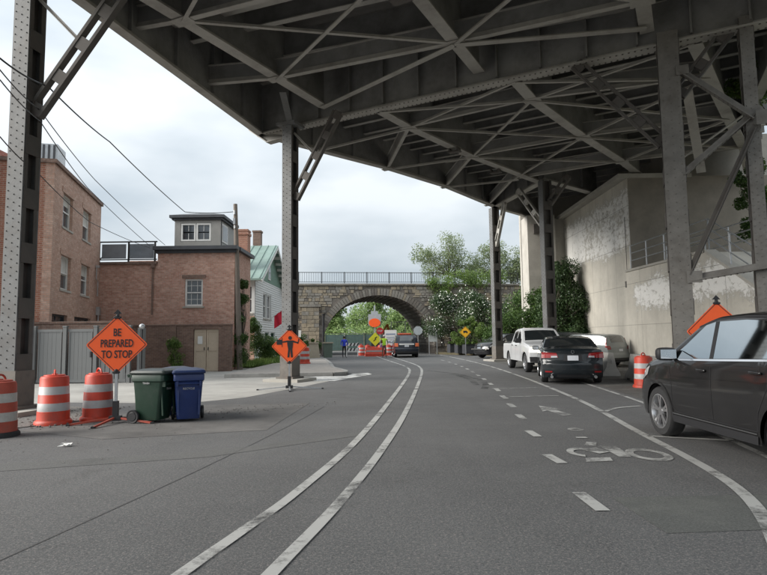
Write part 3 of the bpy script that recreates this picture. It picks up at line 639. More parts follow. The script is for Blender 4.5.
cr_ = MB(); cr_.add([(-.22, .57, 7.75), (2.5, .57, 7.75), (2.5, 3.53, 7.75), (-.22, 3.53, 7.75), (.6, 1.6, 8.05), (1.6, 1.6, 8.05), (1.6, 2.4, 8.05), (.6, 2.4, 8.05)], [(0, 1, 5, 4), (1, 2, 6, 5), (2, 3, 7, 6), (3, 0, 4, 7), (4, 5, 6, 7)]); obj('cabin_roof', cr_, slate, cu)

# garden wall with the double gate
gw = thing('garden_wall', 'dark brown brick garden wall with a beige double door', 'wall', (-10.4, 26.8, 0))
obj('wall', wall_mesh(-4, 3.3, 0, 2.12, .3, [(1.56, 2.72, 0, 1.95)]), BR3, gw)
obj('coping', MB().box((-.35, .15, 2.155), (7.34, .36, .06)), BR3, gw)
obj('pier', MB().box((.62, -.04, 1.06), (.3, .07, 2.12)), BR3, gw)
beige = mat('beige_door', (.52, .43, .33), .7, var=.08, dirt=.3)
for i in range(2):
    dd = obj('door', MB().box((0, .12, .98), (.56, .05, 1.93)), beige, gw, loc=(1.85+.58*i, 0, 0))
    tm = MB()
    for z in (.08, 1.0, 1.88): tm.box((0, .085, z), (.54, .03, .1))
    for s in (-1, 1): tm.box((s*.24, .086, .98), (.07, .028, 1.7))
    obj('door_rail', tm, beige, dd)
    if i == 0: obj('notice', MB().box((0, .07, 1.45), (.22, .01, .36)), white_p, dd)
    obj('handle', MB().box((.2*(1-2*i), .06, 1.05), (.03, .05, .14)), black, dd)
# vinyl fence gates
vf = thing('vinyl_fence', 'grey vinyl board fence and gates in front of the tan building', 'fence', (-12.2, 20.2, 0))
vin = mat('grey_vinyl', (.16, .165, .165), .55, var=.05, dirt=.2, dcol=(.16, .16, .15))
bd = MB().box((0, 0, .93), (.138, .03, 1.72)).mesh('board', vin)
x = 0
for wdt in (.95, .95, 1.05):
    f_ = obj('gate_panel', MB().box((wdt/2, 0, 1.84), (wdt-.08, .06, .1)).box((wdt/2, 0, .09), (wdt-.08, .06, .1)).box((.09, .0, .95), (.05, .055, 1.7)).box((wdt-.09, 0, .95), (.05, .055, 1.7)), vin, vf, loc=(x+.06, 0, 0))
    n = int((wdt-.2)/.15)
    for i in range(n): place('board', bd, f_, (.115+(wdt-.23)*(i+.5)/n, 0, 0))
    obj('post', MB().box((0, -.02, .98), (.12, .12, 1.96)).box((0, -.02, 1.98), (.15, .15, .05)), vin, vf, loc=(x, 0, 0)); x += wdt+.12
obj('post', MB().box((0, -.02, .98), (.12, .12, 1.96)).box((0, -.02, 1.98), (.15, .15, .05)), vin, vf, loc=(x, 0, 0))
obj('lock_box', MB().box((2.0, -.06, 1.0), (.06, .05, .2)), black, vf)
for nm, a, b, lab in (('brick_pier', (-12.6, 20.2, 1.0), (.5, .45, 2.0), 'orange brick gate pier between the dotted column and the grey fence'), ('fence_return', (-8.6, 20.5, .95), (.08, .5, 1.9), 'short grey return fence behind the prepared to stop sign')):
    o = obj(nm, MB().box((0, 0, 0), b), BR4 if 'pier' in nm else vin); o.location = a; tag(o, lab, 'pier' if 'pier' in nm else 'fence')
o = obj('yard_wall', MB().box((0, 0, 1.05), (3.6, .3, 2.1)).box((0, 0, 2.14), (3.7, .36, .08)), BR3); o.location = (-11.3, 21.0, 0); tag(o, 'low brown brick yard wall just behind the grey fence', 'wall')
gl = thing('globe_lamp', 'small globe lamp on a post by the grey fence', 'lamp', (-8.45, 20.15, 0)); obj('post', MB().tube((0, 0, 0), (0, 0, 1.85), .035), black, gl); obj('globe', MB().sup((0, 0, 1.95), (.2, .2, .2), 1, 8), galv, gl, smooth=60)

# --- utility pole
up_ = thing('utility_pole', 'weathered wooden utility pole beside the ivy corner', 'utility pole', (-7.0, 28.1, 0))
obj('pole', MB().tube((0, 0, 0), (-.3, 0, 8.15), .15, .1, 12), wood_pole, up_, smooth=60)
obj('insulator', MB().tube((-.3, -.13, 7.6), (-.3, -.13, 7.8), .05), galv, up_); obj('insulator', MB().tube((-.28, -.13, 6.9), (-.28, -.13, 7.05), .05), galv, up_); obj('pole_box', MB().box((-.3, -.14, 7.25), (.1, .14, .3)), galv, up_)
# wires
def wire(pts, label, r=.012, sag=.0):
    mb = MB(); P = [Vector(p) for p in pts]; Q = []
    for a, b in zip(P, P[1:]):
        for k in range(14): t = k/14; q = a.lerp(b, t); q.z -= sag*4*t*(1-t); Q.append(q)
    Q.append(P[-1]); mb.path(Q, r, 5)
    tag(obj('overhead_wire', mb, black), label, 'wire', 'overhead wires')
wire([(-6.88, 10, 6.57), (-7.19, 12, 6.95), (-8.24, 17, 7.47), (-9.41, 27.0, 7.54)]+[(-7.3, 28.0, 7.75)], 'thickest overhead wire, highest across the sky to the pole', .018, .06)
wire([(-6.18, 9, 5.86), (-7.34, 12, 6.42), (-9.67, 19, 6.87), (-10.67, 27.9, 6.11)], 'second overhead wire, below the thickest one', .012, .05)
wire([(-6.17, 9, 5.69), (-7.33, 12, 6.18), (-9.9, 19, 6.59), (-11.4, 27.9, 6.07)], 'third overhead wire, running just under the second', .012, .05)
wire([(-6.81, 10, 5.11), (-7.96, 13, 5.36), (-10.31, 20, 5.64), (-11.4, 27.9, 5.97)], 'lowest overhead wire, crossing in front of the tan brick wall', .012, .05)

# --- white clapboard house
hs = thing('clapboard_house', 'white clapboard house with green metal roof and two brick chimneys', 'house', (-8.0, 35.7, 0))
clap = mat('white_clapboard', (.66, .67, .66), .7, var=.05, dirt=.2, dcol=(.4, .42, .4))
groof = mat('green_metal_roof', (.20, .28, .25), .55, var=.12, scale=2, dirt=.35, dcol=(.14, .2, .17))
gshing = mat('green_shingle', (.16, .25, .2), .8, var=.2, scale=5)
gtrim = mat('green_trim', (.05, .12, .09), .6)
# gable wall faces +X : local x = world y, inward = -x
gx = [(2.4, 3.5, 2.85, 4.5), (3.8, 4.9, 2.85, 4.5), (3.0, 4.3, .15, 1.9), (5.0, 6.4, .15, 1.9)]
gwl = obj('gable_wall', wall_mesh(0, 9.6, 0, 5.35, .2, gx), clap, hs, rz=R(90))
for q in gx[:2]: window(gwl, *q, cols=2, rows=1, y=.02)
for q in gx[2:]: window(gwl, *q, cols=3, rows=1, y=.02, fm=gtrim, sill=False)
cl = MB()
for i in range(34):
    z = .12+i*.155
    segs = [(0, 9.6)]
    for q in gx:
        if q[2]-.1 < z < q[3]+.05:
            ns = []
            for a, b in segs:
                if q[0] > a and q[1] < b: ns += [(a, q[0]-.07), (q[1]+.07, b)]
                else: ns.append((a, b))
            segs = ns
    for a, b in segs: cl.add([(a, -.035, z), (b, -.035, z), (b, -.005, z+.15), (a, -.005, z+.15), (a, 0, z), (b, 0, z)], [(0, 1, 2, 3), (4, 5, 1, 0)])
obj('clapboards', cl, clap, gwl, stuff=True)
gp = MB(); gp.prism([(0, 5.35), (9.6, 5.35), (4.8, 8.0)], -.03, .15, frame=lambda a, b, c: (-c, a, b)); obj('gable', gp, gshing, hs)
gwn = obj('gable_window', MB().box((.05, 4.2, 6.2), (.06, .7, 1.3)), wfr, hs); obj('pane', MB().box((.085, 4.2, 6.2), (.01, .5, 1.1)), wglass, gwn)
nw = [(-.75, -.15, 3.1, 4.8), (-1.9, -1.2, 3.1, 4.8)]
sw_ = obj('side_wall', wall_mesh(-6.5, 0, 2.9, 5.35, .2, nw), clap, hs, loc=(0, -.002, 0))
for q in nw: window(sw_, *q, cols=2, rows=1, y=.02)
obj('side_wall', wall_mesh(-6.5, 0, 0, 2.9, .25, [], y0=-.03), BR1, hs)
rfm = MB()
for s, (ya, yb) in ((-1, (-.5, 4.8)), (1, (10.1, 4.8))):
    za, zb = 5.2-.0, 8.08
    rfm.add([(-7, ya, za), (.55, ya, za), (.55, yb, zb), (-7, yb, zb), (-7, ya, za-.12), (.55, ya, za-.12), (.55, yb, zb-.12), (-7, yb, zb-.12)], [(0, 1, 2, 3), (7, 6, 5, 4), (0, 4, 5, 1), (1, 5, 6, 2), (3, 7, 4, 0)])
rf = obj('roof', rfm, groof, hs)
sm_ = MB()
for i in range(15):
    x = -6.9+i*.52; sm_.bar((x, -.5, 5.225), (x, 4.8, 8.1), .03, .05); sm_.bar((x, 10.1, 5.225), (x, 4.8, 8.1), .03, .05)
obj('roof_seams', sm_, groof, rf, stuff=True)
brk = MB().box((0, 0, 0), (.5, .12, .2)).mesh('bracket', white_p)
for i in range(8):
    t = (i+.5)/8; place('bracket', brk, hs, (.3, -.4+5.1*t, 5.0+2.85*t)); place('bracket', brk, hs, (.3, 10.0-5.1*t, 5.0+2.85*t))
obj('fascia_board', MB().bar((.53, -.5, 5.02), (.53, 4.8, 7.9), .06, .18).bar((.53, 10.1, 5.02), (.53, 4.8, 7.9), .06, .18), white_p, hs)
ch = MB(); ch.box((-1.1, 1.0, 6.7), (.95, .8, 3.3)).box((-1.1, 1.0, 8.2), (1.05, .9, .16), mi=0).box((-1.1, 1.0, 8.42), (1.0, .86, .12)); obj('chimney', ch, BR4, hs, label='wide brick chimney near the pole')
ch = MB(); ch.box((-1.0, 5.2, 8.2), (.55, .55, 2.0)).box((-1.0, 5.2, 9.15), (.64, .64, .12)); obj('chimney', ch, BR3, hs, label='slim dark chimney on the ridge')
fp = thing('red_flag', 'red flag hanging from the white house above the flagger sign', 'flag', (-7.3, 39.2, 2.9)); obj('flag_pole', MB().tube((-.6, 0, -.2), (.35, 0, .5), .02), white_p, fp)
fm_ = MB(); fm_.grid([[(.35-.5*u, .04*math.sin(u*9+v*3), .48-.9*v-.32*u) for u in np.linspace(0, 1, 8)] for v in np.linspace(0, 1, 8)]); obj('cloth', fm_, mat('red_cloth', (.6, .02, .05), .8), fp)

# --- stone arch bridge
sb = thing('stone_arch_bridge', 'old stone arch bridge closing the street in the distance', 'bridge', (-.45, 50.9, 0), R(8))
stm = [mat('bridge_stone_%s' % k, c, .95, var=.25, scale=5, bump=.6, bscale=12, dirt=.5, dcol=(.07, .065, .06), dscale=1.2) for k, c in (('tan', (.31, .265, .20)), ('grey', (.27, .25, .22)), ('dark', (.18, .16, .14)), ('warm', (.36, .30, .22)))]
ax, az, zs0 = 4.95, 4.45, .75       # half width and rise of the arch
def archz(x): return zs0+az*math.sqrt(max(0, 1-(x/ax)**2))
DEP = 8.5; core = MB(); nseg = 40
xa = [-ax*math.cos(math.pi*i/nseg) for i in range(nseg+1)]
TOP = 6.1
for i in range(nseg):
    a, b = xa[i], xa[i+1]; za, zb_ = archz(a), archz(b)
    core.add([(a, 0, za), (b, 0, zb_), (b, 0, TOP), (a, 0, TOP)], [(0, 1, 2, 3)]); core.add([(a, DEP, za), (b, DEP, zb_), (b, DEP, TOP), (a, DEP, TOP)], [(3, 2, 1, 0)])
    core.add([(a, 0, za), (a, DEP, za), (b, DEP, zb_), (b, 0, zb_)], [(0, 1, 2, 3)])
for s in (-1, 1):
    core.add([(s*ax, 0, 0), (s*ax, DEP, 0), (s*ax, DEP, zs0), (s*ax, 0, zs0)], [(0, 1, 2, 3)])
    core.box((s*(ax+6.5), DEP/2, TOP/2), (13, DEP, TOP))
core.add([(-ax, 0, TOP), (ax, 0, TOP), (ax, DEP, TOP), (-ax, DEP, TOP)], [(0, 1, 2, 3)])
obj('masonry_core', core, stm[2], sb)
stn = MB(); random.seed(3)
z = .0
while z < TOP-.05:
    h = random.choice((.2, .24, .3)); h = min(h, TOP-z); x = -13.0+random.random()*.4
    while x < 13:
        w_ = random.uniform(.25, .7)
        xc = x+w_/2; inside = False
        for xx in (x, xc, x+w_):
            r_ = math.hypot(xx/(ax+.62), (max(z-zs0, 0))/(az+.62)); 
            if r_ < 1: inside = True
        if not inside:
            pr_ = random.uniform(.02, .08); m_ = random.choices((0, 1, 2, 3), (4, 4, 2, 2))[0]
            stn.box((xc, -pr_/2, z+h/2+random.uniform(-.02, .02)), (w_-random.uniform(.02, .07), pr_, h-random.uniform(.01, .07)), M=Matrix.Rotation(random.uniform(-.03, .03), 3, 'Y'), mi=m_)
        x += w_
    z += h
obj('face_stones', stn, stm, sb, stuff=True)
n = 62; vm = [MB().box((0, 0, 0), (.225, .20, .6)).mesh('voussoir', m_) for m_ in stm[:3]]
for i in range(n+1):
    t = math.pi*i/n; c, s_ = math.cos(t), math.sin(t)
    nx, nz = c/ax, s_/az; l_ = math.hypot(nx, nz); nx /= l_; nz /= l_
    o = place('voussoir', random.choices(vm, (1, 3, 1))[0], sb, (ax*c+nx*.31, -.06+random.uniform(-.02, .02), zs0+az*s_+nz*.31), rot=(0, math.atan2(nx, nz), 0))
# ribbed barrel lining courses
bl = MB()
for i in range(1, 38):
    t = math.pi*i/38; c, s_ = math.cos(t), math.sin(t)
    y_ = .35
    while y_ < DEP:
        l_ = random.uniform(.5, 1.0); bl.box((ax*c*.995, min(y_+l_/2, DEP), zs0+az*s_*.995), (.26, l_-.04, .06+random.random()*.03), M=Matrix.Rotation(math.atan2(c/ax, s_/az), 3, 'Y'), mi=random.choice((0, 0, 1))); y_ += l_
obj('barrel_stones', bl, [stm[2], stm[1]], sb, stuff=True)
pl_ = obj('pilaster', MB().box((-6.0, -.25, 2.1), (1.5, .45, 4.2)).box((-6.0, -.28, 4.3), (1.8, .6, .22)), stm[1], sb)
ps = MB()
z = .05
while z < 4.1:
    x = -6.75
    while x < -5.3: w_ = random.uniform(.4, .7); w_ = min(w_, -5.25-x); ps.box((x+w_/2, -.5, z+.17), (w_-.03, .06, .31), mi=random.choice((0, 1, 3))); x += w_
    z += .34
obj('pilaster_stones', ps, stm, pl_, stuff=True)
obj('coping', MB().box((0, .1, 6.17), (26, .55, .16)), stm[1], sb)
rlg = MB(); rlg.box((0, .15, 7.25), (26, .05, .05)).box((0, .15, 6.4), (26, .04, .04)); rl_o = obj('railing', rlg, black, sb)
bmh = MB().box((0, 0, 0), (.022, .022, .86)).mesh('baluster', black); pmh = MB().box((0, 0, 0), (.07, .07, 1.0)).mesh('railing_post', black)
for i in range(130):
    place('baluster', bmh, rl_o, (-12.9+i*.2, .15, 6.82))
for i in range(14): place('railing_post', pmh, rl_o, (-13+i*2.0, .15, 6.8))
# lamp box + sign frame structures by the right abutment
sp = thing('notice_board', 'pale notice board on two legs right of the arch', 'notice board', (4.15, 49.2, 0))
obj('board', MB().box((0, 0, 1.75), (.75, .06, 1.35)), mat('pale_board', (.5, .53, .52), .5, var=.1), sp)
for s in (-1, 1): obj('leg', MB().box((s*.33, 0, .6), (.07, .07, 1.2)), galv, sp)
# pole bar standing in the arch at left
o = thing('black_standpipe', 'tall black post just inside the left side of the arch', 'post', (-5.0, 47.6, 0)); obj('post', MB().tube((0, 0, 0), (0, 0, 3.4), .11, n=10), black, o); obj('cap', MB().tube((0, 0, 3.4), (0, 0, 3.5), .15, n=10), black, o)

# --- concrete retaining wall and stairs at right
def peel():
    m = bpy.data.materials.new('peeling_concrete'); m.use_nodes = True; t = m.node_tree; b = t.nodes['Principled BSDF']; n, l = t.nodes.new, t.links.new
    tc = n('ShaderNodeTexCoord'); g = tc.outputs['UV']
    def noise(sc, det, ro, st):
        mp = n('ShaderNodeMapping'); mp.inputs['Scale'].default_value = st; l(g, mp.inputs[0])
        o = n('ShaderNodeTexNoise'); o.inputs['Scale'].default_value = sc; o.inputs['Detail'].default_value = det; o.inputs['Roughness'].default_value = ro; l(mp.outputs[0], o.inputs['Vector']); return o.outputs[0]
    def mr(x, a, b_, c, d_):
        o = n('ShaderNodeMapRange'); [setattr(o.inputs[i+1], 'default_value', v) for i, v in enumerate((a, b_, c, d_))]; l(x, o.inputs[0]); return o.outputs[0]
    def mix(f, a, bcol):
        o = n('ShaderNodeMix'); o.data_type = 'RGBA'; l(f, o.inputs['Factor']); l(a, o.inputs['A']); o.inputs['B'].default_value = (*bcol, 1); return o.outputs['Result']
    rgb = n('ShaderNodeRGB'); rgb.outputs[0].default_value = (.57, .54, .475, 1); c = rgb.outputs[0]
    c = mix(mr(noise(.6, 8, .7, (1, 1, 1)), .4, .7, 0, .6), c, (.36, .34, .30))
    c = mix(mr(noise(1.6, 8, .75, (1, .12, 1)), .52, .75, 0, .5), c, (.17, .155, .13))     # rain streaks
    sep = n('ShaderNodeSeparateXYZ'); l(g, sep.inputs[0])
    def band(a, b_):
        o = n('ShaderNodeMath'); o.operation = 'MULTIPLY'; l(mr(sep.outputs['Y'], a-.5, a+.6, 0, 1), o.inputs[0]); l(mr(sep.outputs['Y'], b_-.6, b_+.5, 1, 0), o.inputs[1]); return o.outputs[0]
    ad = n('ShaderNodeMath'); ad.operation = 'MAXIMUM'; lo_ = n('ShaderNodeMath'); lo_.operation = 'MULTIPLY'; l(band(2.4, 4.1), lo_.inputs[0]); l(mr(sep.outputs['X'], -26.8, -26.0, 0, 1), lo_.inputs[1]); l(lo_.outputs[0], ad.inputs[0]); l(band(5.3, 8.6), ad.inputs[1])
    a1 = n('ShaderNodeMath'); a1.operation = 'MULTIPLY_ADD'; l(ad.outputs[0], a1.inputs[0]); a1.inputs[1].default_value = .285; l(noise(3.2, 10, .85, (1, 1.2, 1)), a1.inputs[2])
    a2 = n('ShaderNodeMath'); a2.operation = 'MULTIPLY_ADD'; l(noise(.35, 3, .5, (1, 1, 1)), a2.inputs[0]); a2.inputs[1].default_value = .35; l(a1.outputs[0], a2.inputs[2])
    f = mr(a2.outputs[0], .86, .93, 0, 1); c = mix(f, c, (.8, .79, .76))
    bt = n('ShaderNodeTexBrick'); bt.inputs['Scale'].default_value = 1; bt.offset = 0; bt.inputs['Brick Width'].default_value = 3.2; bt.inputs['Row Height'].default_value = 1.9; bt.inputs['Mortar Size'].default_value = .012; bt.inputs['Mortar'].default_value = (1, 1, 1, 1); bt.inputs['Color1'].default_value = (0, 0, 0, 1); bt.inputs['Color2'].default_value = (0, 0, 0, 1); l(g, bt.inputs['Vector'])
    c = mix(mr(bt.outputs['Fac'], 0, 1, 0, .55), c, (.12, .11, .1))
    l(c, b.inputs['Base Color']); b.inputs['Roughness'].default_value = .9
    bp = n('ShaderNodeBump'); bp.inputs['Strength'].default_value = .6; bp.inputs['Distance'].default_value = .02; l(f, bp.inputs['Height']); l(bp.outputs[0], b.inputs['Normal'])
    return m
PE = peel()
rw = thing('retaining_wall', 'high concrete retaining wall with white peeling patches at right', 'wall', (11.7, 27, 0))
w1 = MB(); w1.box((13.2, 32.0, 4.55), (3.0, 9.9, 9.1))
wobj('wall', w1, PE, rw)
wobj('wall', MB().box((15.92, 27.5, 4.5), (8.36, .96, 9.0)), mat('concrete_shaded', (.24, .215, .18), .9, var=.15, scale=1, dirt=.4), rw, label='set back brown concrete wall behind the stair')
wobj('backwall', MB().box((14.3, 33.2, 10.2), (.3, 10.2, 2.4)).box((17.2, 28.2, 10.2), (5.8, .3, 2.4)), conc_l, rw)
wobj('bearing_ledge', MB().box((13.0, 32.0, 9.02), (3.5, 10.2, .2)), conc_l, rw)
st = thing('ramp_wall', 'lower concrete ramp wall with railings sloping down behind the dark SUV', 'ramp', (11.4, 22, 0))
pf = [(27.0, 0), (27.0, 4.4), (20.3, 4.35), (17.3, 2.65), (13.2, .3), (13.2, 0)]
wobj('wall', MB().prism(pf, 11.45, 19.0, frame=lambda a, b, c: (c, a, b)), PE, st)
wobj('coping', MB().bar((11.6, 27, 4.44), (11.6, 20.25, 4.39), .42, .1).bar((11.6, 20.3, 4.4), (11.6, 13.2, .36), .42, .1), conc_l, st)
def rail(pts, nm='railing'):
    mb = MB()
    for h in (1.15, .8, .45):
        for a, b in zip(pts, pts[1:]): mb.tube((a[0], a[1], a[2]+h), (b[0], b[1], b[2]+h), .025)
    o = wobj(nm, mb, galv, st); pmh2 = MB().tube((0, 0, 0), (0, 0, 1.15), .028).mesh('railing_post', galv)
    for a, b in zip(pts, pts[1:]):
        A_, B_ = Vector(a), Vector(b); k = max(1, int((B_-A_).length/1.4))
        for i in range(k+1): place('railing_post', pmh2, o, tuple(A_.lerp(B_, i/k)))
rail([(11.6, 26.8, 4.45), (11.6, 20.3, 4.4), (11.6, 14.2, .92)]); rail([(13.3, 26.8, 4.45), (13.3, 20.3, 4.4), (13.3, 14.2, .92)])
pi = thing('bridge_pier', 'far concrete pier under the highway end, left of the retaining wall', 'pier', (10.1, 36.6, 0))
wobj('shaft', MB().box((10.05, 36.9, 4.55), (1.75, 1.6, 9.1)), conc_l, pi); wobj('recess', MB().box((11.3, 37.3, 4.5), (.9, 1.2, 9.0)), conc_l, pi)
wobj('backwall', MB().box((12.5, 38.4, 5.7), (6.5, .4, 11.4)), conc_l, pi)
wobj('bearing_block', MB().box((9.7, 35.99, 8.2), (.35, .25, .6)), steel_d, pi)
lb = thing('wall_conduit', 'small junction box with a hanging conduit on the retaining wall', 'conduit', (11.62, 27.3, 3.6))
obj('junction_box', MB().box((0, 0, .25), (.14, .25, .3)), steel_d, lb); obj('conduit', MB().path([(0, .0, .1), (0, .02, -1.2), (0, -.25, -1.6)], .025).box((0, -.28, -1.68), (.12, .2, .16)).path([(0, 0, .4), (0, 0, 3.5)], .015), steel_d, lb)

# ---------------------------------------------------------------- vegetation
def leaves(centers, radii, n, size, flat=.5, squash=1.0):
    centers = np.array(centers, float); radii = np.array(radii, float)
    k = rng.integers(0, len(centers), n)
    d_ = rng.normal(size=(n, 3)); d_ /= np.linalg.norm(d_, axis=1)[:, None]
    r = radii[k]*rng.uniform(.25, 1, n)**.5
    P = centers[k]+d_*r[:, None]*np.array([1, 1, squash])
    a = rng.normal(size=(n, 3)); a /= np.linalg.norm(a, axis=1)[:, None]
    b = np.cross(a, d_+rng.normal(size=(n, 3))*.6); b /= np.linalg.norm(b, axis=1)[:, None]+1e-9
    s = size*rng.uniform(.6, 1.4, n)[:, None]
    V = np.stack([P-a*s, P-b*s*flat, P+a*s, P+b*s*flat], 1).reshape(-1, 3)
    return V
def leafobj(name, V, m, parent=None, stuff=False):
    n = len(V)//4; me = bpy.data.meshes.new(name); me.vertices.add(len(V)); me.vertices.foreach_set('co', V.ravel())
    me.loops.add(len(V)); me.loops.foreach_set('vertex_index', np.arange(len(V))); me.polygons.add(n); me.polygons.foreach_set('loop_start', np.arange(n)*4)
    me.update(calc_edges=True); me.materials.append(m); o = place(name, me, parent)
    if stuff: o['kind'] = 'stuff'
    return o
def plant(name, label, cat, loc, lobes, n, size, lm, clump=.45, trunk=.12, per=9, flowers=0, group=None, stems=1, cr_=.34, lean=0, dens=2.0):
    """trunk with limbs running to leaf clumps spread over the crown lobes"""
    t = thing(name, label, cat, loc, group=group)
    cs, rs = [], []
    for (x, y, z, r) in lobes:
        for i in range(per):
            d_ = rng.normal(size=3); d_ /= np.linalg.norm(d_); d_[2] *= .85
            q = rng.uniform(.35, 1.0)
            cs.append((x+d_[0]*r*q, y+d_[1]*r*q, max(.15, z+d_[2]*r*q))); rs.append(r*cr_*rng.uniform(.6, 1.35))
    leafobj('crown', leaves(cs, rs, int(n*dens), size*.72), lm, t)
    if flowers:
        V = leaves(cs, [q*1.12 for q in rs], flowers, size*.62, .9); leafobj('blossom', V, petal, t, stuff=True)
    if trunk:
        mb = MB(); top = Vector((np.mean([l[0] for l in lobes]), np.mean([l[1] for l in lobes]), np.mean([l[2] for l in lobes])))
        for s in range(stems):
            o_ = Vector((rng.uniform(-.25, .25), rng.uniform(-.25, .25), 0))*(stems > 1)
            mid = o_*2+top*.55+Vector((rng.uniform(-.2, .2), rng.uniform(-.2, .2), 0)); mb.tube(o_, mid, trunk, trunk*.65, 8)
            for i in range(0, len(cs), stems):
                c = Vector(cs[min(i+s, len(cs)-1)]); k = mid.lerp(c, .5)+Vector((rng.uniform(-.2, .2), rng.uniform(-.2, .2), rng.uniform(.0, .25)))
                mb.tube(mid, k, trunk*.35, trunk*.2, 5); mb.tube(k, c, trunk*.2, trunk*.07, 4)
        obj('trunk', mb, bark, t, smooth=50)
    return t
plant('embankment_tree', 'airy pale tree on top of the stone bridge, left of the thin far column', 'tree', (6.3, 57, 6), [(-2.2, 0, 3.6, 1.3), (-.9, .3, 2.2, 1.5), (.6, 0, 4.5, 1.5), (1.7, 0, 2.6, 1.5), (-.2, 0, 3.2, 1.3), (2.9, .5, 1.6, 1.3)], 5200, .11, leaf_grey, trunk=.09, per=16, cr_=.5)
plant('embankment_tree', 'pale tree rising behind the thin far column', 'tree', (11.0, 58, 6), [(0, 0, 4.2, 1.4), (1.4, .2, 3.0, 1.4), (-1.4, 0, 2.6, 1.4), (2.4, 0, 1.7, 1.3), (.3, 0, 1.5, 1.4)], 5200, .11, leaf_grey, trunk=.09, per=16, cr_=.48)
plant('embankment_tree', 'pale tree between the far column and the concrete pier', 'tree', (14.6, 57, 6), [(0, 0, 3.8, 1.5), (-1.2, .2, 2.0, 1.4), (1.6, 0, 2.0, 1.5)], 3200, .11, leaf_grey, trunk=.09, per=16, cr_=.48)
plant('ivy_mound', 'green vines spilling over the bridge top right of the arch', 'vine', (5.6, 51.6, 4.9), [(-1.2, 0, 1.4, .7), (.2, 0, 1.5, .9), (1.6, .3, 1.8, 1.0), (3, .4, 1.7, 1.0), (-.3, -.1, .4, .7), (4.6, .8, 1.9, .9)], 6000, .08, leaf_light, trunk=0, cr_=.55, per=16)
plant('flowering_bush', 'tall dark bush dotted with white flowers beside the arch', 'bush', (5.6, 49.4, .1), [(-.9, 0, 2.3, 1.2), (.6, 0, 3.4, 1.5), (-.5, 0, 4.3, 1.1), (1.3, 0, 1.8, 1.4), (1.6, 0, 4.2, 1.2)], 8500, .085, leaf_dark, flowers=1900, trunk=.05, stems=3, per=20, cr_=.5, dens=2.6)
plant('flowering_bush', 'white flowering bush behind the planters and the thin column', 'bush', (8.3, 46.6, .1), [(-1, 0, 2.9, 1.3), (.6, 0, 3.2, 1.4), (.1, 0, 1.5, 1.3), (-.9, .2, 4.1, .9)], 7000, .08, leaf_dark, flowers=1100, trunk=.05, stems=3, per=20, cr_=.5, dens=2.6)
plant('green_shrub', 'bright green shrub right of the thin far column', 'shrub', (9.0, 41.8, .1), [(.2, 0, 2.3, 1.3), (1.2, 0, 3.6, 1.2), (-.6, 0, 1.4, 1.1), (1.9, .3, 4.6, .9), (1.8, 0, 2.0, 1.2)], 9500, .085, leaf_mid, trunk=.05, stems=3, per=20, cr_=.5, dens=2.6)
plant('green_shrub', 'loose light green shrub low behind the yellow sign', 'shrub', (6.6, 45.6, .1), [(-.4, 0, 1.3, .8), (.7, 0, 1.7, .9), (0, 0, 2.3, .7)], 3200, .08, leaf_light, trunk=.05, stems=3, per=10)
plant('dark_evergreen', 'dark evergreen bush against the retaining wall behind the far cars', 'bush', (10.35, 33.8, .1), [(0, 0, 4.3, 1.0), (.6, 0, 3.3, 1.15), (-.35, 0, 2.2, 1.2), (.3, .1, 5.0, .8), (.2, -.3, 1.0, 1.3), (.8, 0, 2.0, 1.0), (-.7, -.2, 3.0, .9), (-.6, -.2, 1.4, 1.0)], 14000, .085, leaf_dark, trunk=.06, stems=3, per=22, cr_=.5, dens=2.8)
plant('green_shrub', 'mid green shrub in front of the concrete pier, left of the dark evergreen', 'shrub', (9.35, 34.9, .1), [(0, 0, 1.2, 1.0), (.5, 0, 2.4, 1.0), (-.4, 0, 2.5, .8), (.3, 0, 3.7, .8), (.9, 0, 1.2, .8)], 7500, .085, leaf_mid, trunk=.05, stems=3, per=20, cr_=.5, dens=2.6)
plant('street_tree', 'small leafy tree beyond the ramp railing at the right edge', 'tree', (15.3, 23.4, 4.4), [(0, 0, 1.2, .9), (.2, 0, 2.6, .9), (-.2, 0, 3.6, .7), (.9, 0, .8, .9)], 5000, .085, leaf_mid, trunk=.08, per=11)
plant('street_tree', 'leafy tree outside the highway edge at the top right corner', 'tree', (13.2, 17.0, 1.5), [(0, 0, 6.6, 1.2), (.8, 1, 7.6, 1.2), (1.4, 0, 5.4, 1.2), (-.3, 2, 8.2, .9)], 4500, .09, leaf_light, trunk=.12, per=10)
plant('ivy_climber', 'ivy climbing the corner of the brick building by the pole', 'vine', (-7.15, 28.3, 0), [(0, 0, .6, .4), (.05, 0, 1.5, .32), (0, .1, 2.5, .3), (.05, .3, 3.4, .28), (.1, .6, 4.2, .2)], 5200, .06, leaf_mid, trunk=.03, per=22, cr_=.7, dens=3)
plant('hedge_bush', 'round green bush at the foot of the white house', 'bush', (-6.9, 33.6, .15), [(0, 0, .7, .6), (.1, 1, .8, .6), (-.3, -.6, 1.2, .7), (-.5, -.9, 2.0, .5)], 5000, .06, leaf_mid, trunk=.03, per=20, cr_=.5, dens=3)
plant('hedge_bush', 'low bush between the white house and the flagger sign', 'bush', (-6.7, 37.6, .15), [(0, 0, .6, .6), (.2, 1.2, .6, .6)], 2600, .07, leaf_light, trunk=.03, per=9)
plant('hedge_bush', 'bush at the left foot of the stone arch', 'bush', (-6.2, 46.4, .15), [(0, 0, .8, .7), (.7, .2, .7, .6), (-.8, 0, 1.2, .8)], 3600, .07, leaf_mid, trunk=.03, per=10)
plant('potted_shrub', 'single young shrub in front of the brown garden wall', 'shrub', (-9.45, 26.1, 0), [(0, 0, .75, .3), (-.05, 0, 1.25, .28), (.1, 0, .35, .25)], 1100, .06, leaf_light, trunk=.02, per=14, cr_=.6, dens=3)
